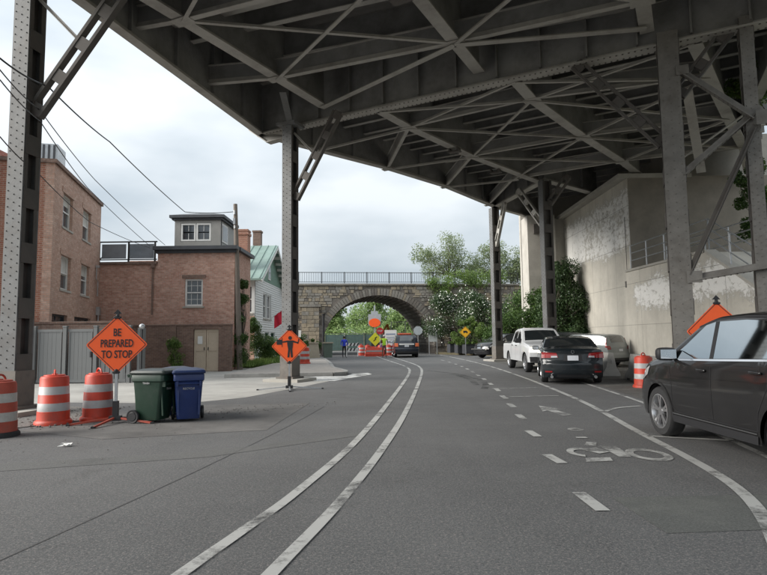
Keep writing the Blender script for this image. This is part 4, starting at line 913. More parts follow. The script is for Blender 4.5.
# trees seen through the arch
FT = [(-13, 84, 11), (-7.5, 78, 8.5), (-2.5, 92, 11.5), (2.5, 80, 8.5), (7.2, 88, 11), (12, 80, 10), (-18, 78, 10), (17, 92, 12)]
lbl = ['far light green tree, leftmost seen through the arch', 'second far tree from the left through the arch', 'tallest far tree above the orange signs in the arch', 'far tree behind the worker in the arch', 'far tree above the police vehicle in the arch', 'rightmost far tree in the arch', 'far tree hidden behind the left abutment', 'far tree hidden behind the right abutment']
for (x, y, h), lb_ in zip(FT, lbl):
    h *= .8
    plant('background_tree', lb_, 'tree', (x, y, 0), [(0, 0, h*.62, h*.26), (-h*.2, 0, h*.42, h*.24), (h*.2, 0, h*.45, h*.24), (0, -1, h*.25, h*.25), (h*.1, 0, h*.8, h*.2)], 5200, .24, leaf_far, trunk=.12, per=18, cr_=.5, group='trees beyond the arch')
struct('far_shrubbery', MB().prism([(-26, 66), (-3, 68), (3, 72), (16, 70), (30, 74), (30, 76), (-26, 72)], 0, .4), earth)
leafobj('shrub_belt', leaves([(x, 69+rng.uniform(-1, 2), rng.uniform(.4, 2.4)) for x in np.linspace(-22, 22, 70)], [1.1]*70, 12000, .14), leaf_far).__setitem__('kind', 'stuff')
# grass and weeds
V = []
for c, n in (((-6.7, 31.5), 900), ((-6.8, 35), 900), ((-7.0, 29.8), 500), ((-6.3, 33.5), 500)):
    pts = rng.uniform(-1, 1, (n, 2))*[.6, 2.0]+c
    for p in pts:
        h = rng.uniform(.08, .3); a = rng.uniform(0, 6.28); dx, dy = math.cos(a)*.02, math.sin(a)*.02; lx, ly = rng.uniform(-.08, .08, 2)
        V += [(p[0]-dx, p[1]-dy, .15), (p[0]+dx, p[1]+dy, .15), (p[0]+lx+dx*.2, p[1]+ly, .15+h), (p[0]+lx-dx*.2, p[1]+ly, .15+h)]
leafobj('grass', np.array(V), leaf_light).__setitem__('kind', 'stuff')
gr_ = MB()
for i in range(420):
    x, y = (rng.uniform(5.6, 9.5), rng.uniform(6, 20)) if i < 300 else (-7+rng.uniform(-.5, 4), rng.uniform(6, 13))
    s = rng.uniform(.006, .02); gr_.sup((x, y, .008), (s*1.6, s, s*.5), .8, 3)
for i in range(500):
    x, y = rng.uniform(-9.3, -5.6), rng.uniform(9.8, 12.8); s = rng.uniform(.015, .05); gr_.sup((x, y, .015), (s, s*1.2, s*.7), .8, 3)
for i in range(160):
    t = rng.uniform(0, 1); x, y = -5.6+4*t+rng.uniform(-.6, .6), 9.6+3.5*t+rng.uniform(-.5, .5); s = rng.uniform(.01, .03); gr_.sup((x, y, .01), (s, s*1.2, s*.7), .8, 3)
obj('gravel_stones', gr_, gravel_m, stuff=True)
#OBJECTS
# ---------------------------------------------------------------- vehicles
def pl(pts, x):
    if x <= pts[0][0]: return pts[0][1]
    for (a, b), (c, d) in zip(pts, pts[1:]):
        if x <= c: return b+(d-b)*(x-a)/(c-a)
    return pts[-1][1]
class Car:
    """body surface as a function of length x (front +), side s and height z; panels are patches on that surface"""
    def __init__(s, L, hw, top, belt, zb, wheels, Ra, wr, fl, rl, tumble=.32, sm=.07, crown=.05, kf=.30, kr=.16, plan=(.10, .06), r=.07, roof=None, curve=.045):
        s.L, s.hw, s.top, s.belt, s.zb, s.wheels, s.Ra, s.wr, s.fl, s.rl, s.tumble, s.sm, s.crown, s.kf, s.kr, s.plan, s.r, s.curve = L, hw, top, belt, zb, wheels, Ra, wr, fl, rl, tumble, sm, crown, kf, kr, plan, r, curve
    def zt(s, x): return sum(pl(s.top, x+o*s.sm/3) for o in range(-3, 4))/7
    def bl(s, x): return pl(s.belt, x)
    def W(s, x, z):
        h = s.L/2; e = s.plan[0] if x > 0 else s.plan[1]; u = max(0, (abs(x)-h*.45)/(h*.55)); p = 1-e*u*u
        b = s.bl(x); zm = .62*b
        if z < b: k = 1-s.curve*((z-zm)/zm)**2*1.6
        else: k = 1-s.curve*((b-zm)/zm)**2*1.6-(z-b)*s.tumble/s.hw-min(.012, (z-b)*.3)
        return s.hw*p*k
    def T(s, x, y):
        zc = s.zt(x); r = s.r; Wt = s.W(x, zc-s.crown-r); a = abs(y)
        z = zc-s.crown*(a/Wt)**2
        if a > Wt-r: z -= r*(1-math.sqrt(max(0, 1-min(1, (a-(Wt-r))/r)**2)))
        return z
    def bot(s, x):
        z = s.zb
        for w in s.wheels:
            d = abs(x-w)
            if d < s.Ra: z = max(z, s.wr+math.sqrt(s.Ra**2-d*d)*.98)
        return z
    def D(s, x, y, z):
        f = lambda t: max(0, min(1, t))**2
        h = s.L/2; yy = (abs(y)/s.hw)**2.2
        ef = f((x-(h-.75))/.75); er = f((-x-(h-.55))/.55)
        x2 = x-ef*(s.kf*yy+pl(s.fl, z))+er*(s.kr*yy+pl(s.rl, z))
        return (x2, y, z)
    def shell(s):
        h = s.L/2; xs = set(np.linspace(-h, h, 110).tolist())
        for w in s.wheels:
            for k in range(-10, 11): xs.add(w+s.Ra*math.sin(math.pi/2*k/10))
            xs.add(w-s.Ra-.004); xs.add(w+s.Ra+.004)
        xs = sorted(x for x in xs if -h <= x <= h)
        rows = []
        for x in xs:
            zc = s.zt(x); ze = zc-s.crown-s.r; b = min(s.bot(x), ze-.02); Wt = s.W(x, ze)
            half = [(s.W(x, b+(ze-b)*j/16), b+(ze-b)*j/16) for j in range(17)]
            for j in range(1, 5): a = Wt-s.r+s.r*math.cos(math.pi/2*j/4); half.append((a, s.T(x, a)))
            for j in range(1, 7): a = (Wt-s.r)*(1-j/6); half.append((a, s.T(x, a)))
            full = [(y, z) for y, z in half]+[(-y, z) for y, z in half[-2::-1]]
            rows.append([s.D(x, y, z) for y, z in full])
        mb = MB().grid(rows)
        for x in (xs[0], xs[-1]):
            zc = s.zt(x); ze = zc-s.crown-s.r; b = s.zb; Wt = s.W(x, ze)
            half = [(s.W(x, b+(ze-b)*j/16), b+(ze-b)*j/16) for j in range(17)]+[(Wt-s.r+s.r*math.cos(math.pi/2*j/4), s.T(x, Wt-s.r+s.r*math.cos(math.pi/2*j/4))) for j in range(1, 5)]
            g = [[s.D(x, y*k/10, z if abs(k) == 10 else max(z, b)) for k in range(-10, 11)] for y, z in half]
            g.append([s.D(x, (Wt-s.r)*k/10, s.T(x, (Wt-s.r)*k/10)) for k in range(-10, 11)])
            mb.grid(g)
        return mb
    def side(s, sd, lo, hi, off=.004, nu=24, nv=8):
        """patch between lower and upper polylines (x,z)"""
        def ev(p, u):
            ls = [0]
            for a, b in zip(p, p[1:]): ls.append(ls[-1]+math.hypot(b[0]-a[0], b[1]-a[1]))
            t = u*ls[-1]
            for i in range(len(p)-1):
                if t <= ls[i+1]+1e-9: k = (t-ls[i])/max(1e-9, ls[i+1]-ls[i]); return lerp(p[i], p[i+1], k)
            return p[-1]
        rows = []
        for j in range(nv+1):
            row = []
            for i in range(nu+1):
                a, b = ev(lo, i/nu), ev(hi, i/nu); x, z = lerp(a, b, j/nv); row.append(s.D(x, sd*(s.W(x, z)+off), z))
            rows.append(row)
        return MB().grid(rows)
    def line(s, sd, pts, w=.008, off=.003):
        mb = MB()
        for a, b in zip(pts, pts[1:]):
            d = Vector((b[0]-a[0], b[1]-a[1])); n = max(1, int(d.length/.08)); d.normalize(); nn = (-d.y*w/2, d.x*w/2); r1, r2 = [], []
            for i in range(n+1):
                x, z = lerp(a, b, i/n)
                for r_, k in ((r1, 1), (r2, -1)): xx, zz = x+nn[0]*k, z+nn[1]*k; r_.append(s.D(xx, sd*(s.W(xx, zz)+off), zz))
            mb.grid([r1, r2])
        return mb
    def topp(s, q, off=.004, n=14, lim=.0):
        """quad patch on the upper surface; q = (x,y) corners: a,b (low edge), d,c (high edge)"""
        a, b, c, d = q; rows = []
        for j in range(n+1):
            row = []
            for i in range(n+1):
                x, y = lerp(lerp(a, b, i/n), lerp(d, c, i/n), j/n); p = s.D(x, y, s.T(x, y)); 
                e = .02; nz = Vector((-(s.zt(x+e)-s.zt(x-e))/(2*e), 0, 1)).normalized(); row.append((p[0]+nz.x*off, p[1], p[2]+nz.z*off))
            rows.append(row)
        return MB().grid(rows)
    def end(s, sg, q, off=.006, n=8, mb=None, mi=0):
        """quad patch on the front (+1) or rear (-1) face; q = (y,z) corners"""
        a, b, c, d = q; rows = []
        for j in range(n+1):
            row = []
            for i in range(n+1):
                y, z = lerp(lerp(a, b, i/n), lerp(d, c, i/n), j/n); p = s.D(sg*s.L/2, y, z); row.append((p[0]+sg*off, p[1], p[2]))
            rows.append(row)
        return (mb or MB()).grid(rows, mi)
def ymirror(q): return [(-a, b) for a, b in q]
def wheel_meshes(r, w, spokes=5, rimc=alloy):
    ty = MB().lathe([(r*.66, -w/2+.02), (r*.72, -w/2), (r*.93, -w/2+.004), (r*.985, -w/2+.03), (r, -w/2+.06), (r, w/2-.06), (r*.985, w/2-.03), (r*.93, w/2-.004), (r*.72, w/2), (r*.66, w/2-.02)], 40, axis='Y')
    rm = MB().lathe([(r*.66, w/2-.02), (r*.70, w/2-.002), (r*.66, w/2+.002), (r*.6, w/2-.03), (r*.58, -w/2+.03)], 40, axis='Y')
    rm.lathe([(0, w/2-.012), (r*.16, w/2-.015), (r*.18, w/2-.04)], 16, axis='Y')
    for i in range(spokes):
        a = 2*math.pi*i/spokes; 
        for da in (-.16, .16):
            p = (math.sin(a)*r*.14, w/2-.035, math.cos(a)*r*.14); q = (math.sin(a+da)*r*.63, w/2-.03, math.cos(a+da)*r*.63); rm.bar(p, q, .035*r/.33, .03, up=(0, 1, 0))
    dk = MB().lathe([(0, w/2-.075), (r*.5, w/2-.08), (r*.59, w/2-.1)], 24, axis='Y')
    return ty.mesh('tyre', tyre_m, 40), rm.mesh('rim', rimc, 35), dk.mesh('brake_disc', black, 0)
def add_wheels(car, t, w=.22, spokes=5, rimc=alloy, y=None):
    ty, rm, dk = wheel_meshes(car.wr, w, spokes, rimc)
    for x in car.wheels:
        for sd in (1, -1):
            wo = place('wheel', ty, t, (x, sd*((y or car.hw)-w/2-.02), car.wr), 0 if sd > 0 else math.pi)
            place('rim', rm, wo); place('brake_disc', dk, wo)
def wells(car, t):
    mb = MB()
    for x in car.wheels:
        for sd in (1, -1):
            r_ = car.Ra-.012; prof = []
            rows = [[(x+math.cos(R(a))*r_, sd*yy, car.wr+math.sin(R(a))*r_) for a in range(-12, 193, 12)] for yy in (car.hw*.955, car.hw-.32)]
            mb.grid(rows); mb.add([(x+math.cos(R(a))*r_, sd*(car.hw-.32), car.wr+math.sin(R(a))*r_) for a in range(-12, 193, 12)], [tuple(range(18))])
    h = car.L/2; mb.box((0, 0, car.zb+.12), (2*h-.5, 2*car.hw-.68, .3)).box((0, 0, car.zb+.03), (car.wheels[0]*2-.9 if False else abs(car.wheels[0]-car.wheels[1])-2*car.Ra, 2*car.hw-.16, .06))
    obj('underbody', mb, black, t)
    lips = []
    for x in car.wheels:   # arch lips
        for sd in (1, -1):
            mb = MB(); lips.append(mb)
            r1, r2 = [], []
            for a in range(0, 181, 9):
                for rr, k in ((r1, car.Ra-.004), (r2, car.Ra+.035)):
                    xx, zz = x+math.cos(R(a))*k, car.wr+math.sin(R(a))*k*.98; rr.append(car.D(xx, sd*(car.W(xx, zz)+.006), max(zz, car.zb)))
            mb.grid([r1, r2])
    return lips
def paintm(name, col, rough=.3, metal=.0): return mat(name, col, rough, metal, var=.04, scale=2, coat=.8, spec=.2, dirt=.04, dcol=(.1, .1, .1), dscale=2)
red_l = mat('tail_lamp_red', (.28, .008, .01), .15, coat=1); clear_l = mat('headlamp_clear', (.45, .46, .48), .08, coat=1, spec=1); amber = mat('amber_lamp', (.7, .2, .02), .2, coat=1)
lit = mat('lit_headlamp', (1, .82, .5), .3, emit=5)
plate_m = mat('number_plate', (.6, .62, .66), .5, var=.03)
trim = mat('dark_trim', (.018, .018, .02), .6, var=.1)
def mirrors(car, t, x, z, m, sc=1):
    for sd in (1, -1):
        y = car.W(x, z); o = obj('mirror', MB().sup((x-.02, sd*(y+.12), z+.05), (.12*sc, .24*sc, .16*sc), .55, 8).bar((x, sd*(y-.03), z-.01), (x, sd*(y+.06), z+.02), .05, .04), m, t, smooth=50)
        obj('mirror_glass', MB().box((x-.083*sc, sd*(y+.12), z+.05), (.006, .19*sc, .11*sc)), chrome, o)
def handle(car, t, x, z, m, sds=(1, -1)):
    for sd in sds: obj('door_handle', MB().sup((x, sd*(car.W(x, z)+.022), z), (.2, .03, .035), .5, 6), m, t, smooth=50)
def vehicle(car, label, cat, loc, rz, bodym, name='parked_car'):
    t = thing(name, label, cat, loc, rz); obj('body', car.shell(), bodym, t, smooth=35, fix=True, stuff=False); return t
glass_r = mat('car_glass_reflective', (.42, .46, .48), .03, metal=1, var=.03)
def glassp(t, mb, name, m=None): return obj(name, mb, m or (glass_r if 'brown grey' in t['label'] and name == 'side_window' else glass), t, smooth=60)

# --- dark compact SUV, right foreground -------------------------------------------------
suv_paint = paintm('paint_dark_brown_grey', (.012, .0115, .012), .5, 0)
def make_suv(label, loc, rz, bm, cat='SUV', lights=None, detail=True, name='parked_car'):
    c = Car(4.53, .91, [(-2.27, .92), (-2.2, 1.12), (-2.05, 1.38), (-1.86, 1.595), (-1.5, 1.65), (-.4, 1.69), (.1, 1.67), (.42, 1.595), (1.13, 1.2), (1.4, 1.14), (1.9, 1.05), (2.16, .93), (2.27, .8)],
            [(-2.27, 1.12), (-1.5, 1.12), (0, 1.07), (1.2, 1.03), (2.27, .86)], .26, (1.36, -1.26), .40, .345,
            [(0.2, .16), (.3, .05), (.45, 0), (.6, .0), (.75, .05), (.95, .16)], [(.2, .12), (.35, .0), (.62, 0), (.72, .06), (1.0, .08), (1.7, .3)], tumble=.30)
    t = vehicle(c, label, cat, loc, rz, bm, name)
    [obj('wheel_arch', q_, bm, t) for q_ in wells(c, t)]
    add_wheels(c, t, .225, 5 if detail else 6)
    for sd in (1, -1):
        # side glass with pillars left between the panes
        glassp(t, c.side(sd, [(1.0, 1.095), (.06, 1.125)], [(.66, 1.29), (.30, 1.53), (.10, 1.565)]), 'side_window')
        glassp(t, c.side(sd, [(-.02, 1.128), (-1.0, 1.16)], [(.02, 1.568), (-.5, 1.575), (-.93, 1.55)]), 'side_window')
        glassp(t, c.side(sd, [(-1.10, 1.165), (-1.86, 1.29)], [(-1.04, 1.54), (-1.55, 1.49), (-1.80, 1.35)]), 'side_window')
        obj('window_trim', c.line(sd, [(1.05, 1.08), (0, 1.11), (-1.05, 1.145), (-1.9, 1.275)], .022, .006), chrome, t)
        obj('window_trim', c.side(sd, [(.06, 1.123), (-.02, 1.127)], [(.10, 1.57), (.02, 1.57)], .006, 2, 6), trim, t)
        obj('roof_rail', c.line(sd, [(.45, 1.51), (.1, 1.595), (-.5, 1.615), (-1.5, 1.58), (-1.8, 1.51)], .02, .004), trim, t)
        se = MB()
        for pts in ([(1.02, 1.0), (.93, .75), (.93, .46), (.82, .40)], [(-.0, 1.03), (-.02, .40)], [(-1.04, 1.06), (-1.02, .86), (-.86, .6), (-.82, .40)], [(.82, .40), (-.82, .40)]):
            m_ = c.line(sd, pts, .009, .0035); se.add(m_.v, m_.f)
        obj('door_seam', se, black, t)
        obj('sill_trim', c.side(sd, [(.93, .262), (-.82, .262)], [(.95, .355), (-.84, .355)], .014, 10, 3), trim, t)
        obj('sill_strip', c.line(sd, [(.93, .375), (-.82, .375)], .014, .012), chrome, t)
        obj('character_line', c.side(sd, [(.9, .862), (-1.7, .93)], [(.9, .868), (-1.7, .936)], .012, 20, 1), bm, t)
        obj('headlamp', c.side(sd, [(2.2, .72), (1.72, .84)], [(2.18, .84), (1.62, .97)], .008, 10, 4), clear_l, t)
        obj('tail_lamp', c.side(sd, [(-2.22, .95), (-1.98, .98)], [(-2.02, 1.45), (-1.95, 1.45)], .008, 6, 6), red_l, t)
        obj('tail_lamp', c.end(-1, [(sd*.88, .86), (sd*.66, .88), (sd*.7, 1.05), (sd*.88, 1.05)]), red_l, t)
    handle(c, t, .18, .98, bm); handle(c, t, -.86, 1.01, bm)
    glassp(t, c.topp([(1.12, -.66), (1.12, .66), (.44, .53), (.44, -.53)]), 'windscreen')
    glassp(t, c.topp([(-2.14, -.5), (-2.14, .5), (-1.9, .46), (-1.9, -.46)], .006), 'rear_window')
    mirrors(c, t, .92, 1.11, trim if detail else bm, 1.1)
    obj('bumper', c.end(1, [(-.75, .3), (.75, .3), (.72, .5), (-.72, .5)]), trim, t); obj('grille', c.end(1, [(-.5, .6), (.5, .6), (.55, .74), (-.55, .74)]), chrome, t)
    obj('bumper', c.end(-1, [(-.8, .28), (.8, .28), (.8, .46), (-.8, .46)]), trim, t); obj('number_plate', c.end(-1, [(-.16, .78), (.16, .78), (.16, .9), (-.16, .9)], .012), plate_m, t)
    return t, c
make_suv('dark brown grey SUV cut by the right edge, parked nearest', (4.86, 7.05, 0), R(90), suv_paint)[0].scale = (1.02, 1.02, 1.02)

# --- dark sedan seen from behind ----------------------------------------------------------
sed_paint = paintm('paint_dark_teal', (.007, .011, .014), .5, 0)
c = Car(4.85, .915, [(-2.43, .96), (-2.38, 1.03), (-2.25, 1.075), (-1.75, 1.095), (-1.55, 1.12), (-.85, 1.385), (-.4, 1.45), (.1, 1.455), (.5, 1.40), (1.2, 1.04), (1.5, .98), (2.1, .86), (2.35, .72), (2.43, .66)],
        [(-2.43, .97), (-1, .96), (0, .93), (1.2, .9), (2.43, .7)], .2, (1.42, -1.36), .365, .325, [(.2, .14), (.35, .02), (.55, 0), (.8, .1)],
        [(.2, .1), (.32, .02), (.42, 0), (.62, .0), (.70, .045), (.9, .07), (1.03, .06)], tumble=.42, kr=.26)
t = vehicle(c, 'dark sedan with red tail lamps seen from behind, beside the white pickup', 'car', (6.12, 19.5, 0), R(77), sed_paint)
wells(c, t); add_wheels(c, t, .215, 7)
for sd in (1, -1):
    glassp(t, c.side(sd, [(1.0, .965), (.05, .985)], [(.75, 1.10), (.2, 1.31), (.08, 1.335)]), 'side_window'); glassp(t, c.side(sd, [(-.02, .987), (-1.1, 1.02)], [(.0, 1.335), (-.5, 1.33), (-1.0, 1.22)]), 'side_window')
    obj('window_trim', c.line(sd, [(1.05, .95), (0, .972), (-1.3, 1.005)], .016, .005), chrome, t)
    se = MB()
    for pts in ([(.98, .93), (.92, .4)], [(.02, .95), (0, .36)], [(-.98, .98), (-.95, .7), (-.82, .5)], [(-2.0, .62), (-2.35, .62)]):
        m_ = c.line(sd, pts, .008, .0035); se.add(m_.v, m_.f)
    obj('door_seam', se, black, t)
    obj('tail_lamp', c.end(-1, [(sd*.42, .80), (sd*.90, .78), (sd*.885, .96), (sd*.46, .93)], .012, 10), red_l, t)
    obj('tail_lamp', c.side(sd, [(-2.38, .79), (-2.02, .86)], [(-2.36, .965), (-2.0, .95)], .008, 8, 4), red_l, t)
    obj('reversing_lamp', c.end(-1, [(sd*.44, .805), (sd*.62, .795), (sd*.62, .85), (sd*.45, .85)], .017, 6), clear_l, t)
    obj('reflector', c.end(-1, [(sd*.6, .36), (sd*.8, .36), (sd*.8, .4), (sd*.6, .4)], .01, 4), red_l, t)
    ex = MB().tube((-2.40, sd*.62, .235), (-2.2, sd*.62, .235), .045, n=12); obj('exhaust', ex, chrome, t)
    obj('headlamp', c.side(sd, [(2.3, .62), (1.85, .72)], [(2.28, .72), (1.8, .82)], .008, 10, 4), clear_l, t)
handle(c, t, .12, .86, sed_paint); handle(c, t, -.85, .88, sed_paint); mirrors(c, t, .85, .98, sed_paint)
glassp(t, c.topp([(-1.62, -.66), (-1.62, .66), (-.83, .54), (-.83, -.54)]), 'rear_window'); glassp(t, c.topp([(1.2, -.68), (1.2, .68), (.52, .55), (.52, -.55)]), 'windscreen')
se = MB()
for q in ([(-.8, .965), (-.42, .955), (-.42, .963), (-.8, .973)], [(-.40, .72), (-.392, .72), (-.392, .96), (-.40, .96)], [(.392, .72), (.40, .72), (.40, .96), (.392, .96)], [(-.4, .70), (.4, .70), (.4, .708), (-.4, .708)], [(-.86, .455), (.86, .455), (.86, .463), (-.86, .463)]): c.end(-1, q, .004, 6, se)
obj('boot_seam', se, black, t)
obj('plate_recess', c.end(-1, [(-.27, .70), (.27, .70), (.25, .87), (-.25, .87)], .008), trim, t); pq = obj('number_plate', c.end(-1, [(-.155, .715), (.155, .715), (.155, .86), (-.155, .86)], .02), plate_m, t)
obj('chrome_strip', c.end(-1, [(-.3, .888), (.3, .888), (.3, .9), (-.3, .9)], .014), trim, t)
em = MB().lathe([(.036, -.003), (.05, -.003), (.05, .003), (.036, .003)], 20, (0, 0, 0), 'X'); obj('emblem', em, chrome, t, loc=(c.D(-c.L/2, 0, .965)[0]-.012, 0, .965))
obj('rear_diffuser', c.end(-1, [(-.5, .215), (.5, .215), (.45, .3), (-.45, .3)], .01), trim, t)

# --- white pickup facing the camera -----------------------------------------------------
pk_white = paintm('paint_white', (.70, .71, .72), .3)
c = Car(5.35, .93, [(-2.68, 1.16), (-.86, 1.17), (-.80, 1.30), (-.66, 1.74), (-.3, 1.80), (.25, 1.81), (.55, 1.74), (1.12, 1.27), (1.35, 1.22), (2.1, 1.13), (2.45, 1.05), (2.68, .93)],
        [(-2.68, 1.12), (0, 1.13), (1.2, 1.12), (2.68, .9)], .42, (1.78, -1.45), .44, .385, [(.3, .1), (.45, 0), (.8, 0), (1.05, .08)], [(.3, .05), (.5, 0), (1.2, 0)], tumble=.3, sm=.04, crown=.03, kf=.16, kr=.03, plan=(.06, .0), r=.05)
t = vehicle(c, 'white pickup truck facing the camera with one headlamp lit', 'pickup truck', (6.62, 25.25, 0), R(-91), pk_white)
wells(c, t)
add_wheels(c, t, .25, 6)
for sd in (1, -1):
    glassp(t, c.side(sd, [(1.05, 1.19), (.18, 1.20)], [(.78, 1.42), (.5, 1.63), (.2, 1.66)]), 'side_window'); glassp(t, c.side(sd, [(.08, 1.20), (-.62, 1.21)], [(.08, 1.665), (-.3, 1.665), (-.56, 1.62)]), 'side_window')
    se = MB()
    for pts in ([(1.12, 1.15), (1.08, .6), (1.0, .5)], [(.12, 1.17), (.1, .5)], [(-.7, 1.17), (-.72, .75), (-.62, .5)], [(-.86, 1.1), (-.86, .45)]):
        m_ = c.line(sd, pts, .012, .004); se.add(m_.v, m_.f)
    obj('door_seam', se, black, t)
    obj('headlamp', c.end(1, [(sd*.58, .84), (sd*.885, .84), (sd*.87, 1.0), (sd*.60, .99)], .014, 8), lit if sd == -1 else clear_l, t, label='lit warm headlamp' if sd == -1 else None)
    obj('wheel_flare', c.side(sd, [(1.3, .5), (1.33, .62), (1.45, .78), (1.78, .84), (2.1, .78), (2.23, .62), (2.26, .5)], [(1.25, .5), (1.28, .64), (1.42, .84), (1.78, .91), (2.14, .84), (2.28, .64), (2.31, .5)], .015, 24, 2), pk_white, t)
handle(c, t, .25, 1.06, trim); handle(c, t, -.55, 1.07, trim); mirrors(c, t, .98, 1.22, trim, 1.25)
glassp(t, c.topp([(1.10, -.72), (1.10, .72), (.60, .62), (.60, -.62)]), 'windscreen'); glassp(t, c.topp([(-.79, -.6), (-.79, .6), (-.68, .56), (-.68, -.56)], .02), 'rear_window')
obj('grille', c.end(1, [(-.56, .70), (.56, .70), (.56, .98), (-.56, .98)], .016), trim, t); gb = MB()
for z in (.77, .84, .91): c.end(1, [(-.54, z), (.54, z), (.54, z+.02), (-.54, z+.02)], .03, 6, gb)
obj('grille_bar', gb, galv, t); obj('bumper', c.end(1, [(-.88, .44), (.88, .44), (.9, .64), (-.9, .64)], .07), trim, t); obj('number_plate', c.end(1, [(-.16, .5), (.16, .5), (.16, .62), (-.16, .62)], .085), plate_m, t)
obj('cargo_bed', MB().box((-1.75, 0, 1.165), (1.7, 1.5, .05)), black, t)
# --- other parked cars --------------------------------------------------------------------
grey_p = paintm('paint_silver', (.24, .26, .26), .35, .2)
make_suv('silver SUV parked by the wall behind the concrete barriers', (9.6, 27.95, 0), R(124), grey_p, detail=False)[0].scale = (.92, .92, .92)
c2, _ = make_suv('black SUV nosing out beside the thin far column', (8.3, 39.9, 0), R(208), paintm('paint_black', (.012, .012, .014), .3), detail=False)
obj('bull_bar', MB().box((2.22, 0, .62), (.12, 1.5, .1)).box((2.24, .3, .75), (.06, .06, .4)).box((2.24, -.3, .75), (.06, .06, .4)), chrome, c2)
make_suv('dark car whose roof shows between the sedan and the evergreen', (9.6, 32.2, 0), R(95), paintm('paint_graphite', (.03, .034, .036), .3), cat='car', detail=False)
pc, cc = make_suv('black police SUV with orange and white rear markings near the arch', (1.56, 44.2, 0), R(92), paintm('paint_police_black', (.015, .02, .03), .3), cat='police SUV', detail=False, name='police_vehicle')
for sd in (1, -1):
    m_ = MB(); cc.end(-1, [(sd*.5, 1.0), (sd*.8, .98), (sd*.72, 1.32), (sd*.5, 1.32)], .015, 6, m_) if False else None
    obj('hazard_panel', cc.end(-1, [(sd*.62, .8), (sd*.9, .8), (sd*.88, 1.05), (sd*.64, 1.05)], .02), mat('hazard_orange', (.85, .2, .08), .5), pc)
lbm = obj('light_bar', MB().sup((-.2, 0, 1.73), (.3, 1.1, .12), .4, 6), mat('light_bar_red', (.7, .12, .05), .2, coat=1), pc)
obj('white_stripe', cc.end(-1, [(-.55, .92), (.55, .92), (.55, 1.02), (-.55, 1.02)], .018), white_p, pc)

# ---------------------------------------------------------------- traffic barrels
def barrel(label, loc, om=orange_b, wm=refl, top=True):
    t = thing('traffic_barrel', label, 'traffic barrel', loc, random.uniform(0, 6), group='traffic barrels')
    prof = [(.29, .07), (.285, .10), (.283, .25), (.278, .255), (.276, .40), (.272, .405), (.268, .56), (.264, .565), (.26, .71), (.256, .715), (.252, .86), (.235, .9), (.19, .91), (.185, .93), (.0, .935)]
    bands = [0, 0, 0, 1, 1, 0, 0, 1, 1, 0, 0, 0, 0, 0]
    obj('drum', MB().lathe(prof, 32, mi=bands), [om, wm], t, smooth=40)
    obj('rubber_base', MB().lathe([(.0, .0), (.33, 0), (.33, .045), (.32, .065), (.30, .085), (.29, .08)], 28), om if om is orange_b else rubber, t, smooth=30)
    if top:
        hd = MB(); pts = [(.13*math.cos(R(a)), 0, .92+.1*math.sin(R(a))) for a in range(0, 181, 20)]; hd.path(pts, .018, 6); hd.lathe([(.05, .92), (.05, .95), (0, .955)], 10, (0, 0, 0)); obj('handle', hd, om, t)
    t.scale = (.92, .92, .93); return t
barrel('dirty red and grey traffic barrel cut by the left edge', (-6.02, 9.1, 0), orange_d, refl_d)
barrel('orange and white traffic barrel between the dotted column and the sign', (-5.9, 10.4, 0))
barrel('orange and white traffic barrel just left of the prepared to stop sign post', (-5.33, 10.85, 0))
barrel('orange and white traffic barrel by the barriers left of the dark SUV', (7.18, 16.1, 0))
barrel('far orange traffic barrel right of the flagger sign', (-4.25, 31.0, .13))
barrel('far orange barrel at the road closure left of the yellow sign', (-1.35, 47.5, 0)); barrel('far orange barrel standing between the barricade and the lime sign', (-1.95, 48.6, 0)); barrel('far orange barrel in front of the white site panel', (.35, 47.9, 0)); barrel('far orange barrel at the road closure right of the yellow sign', (-.3, 48.3, 0))
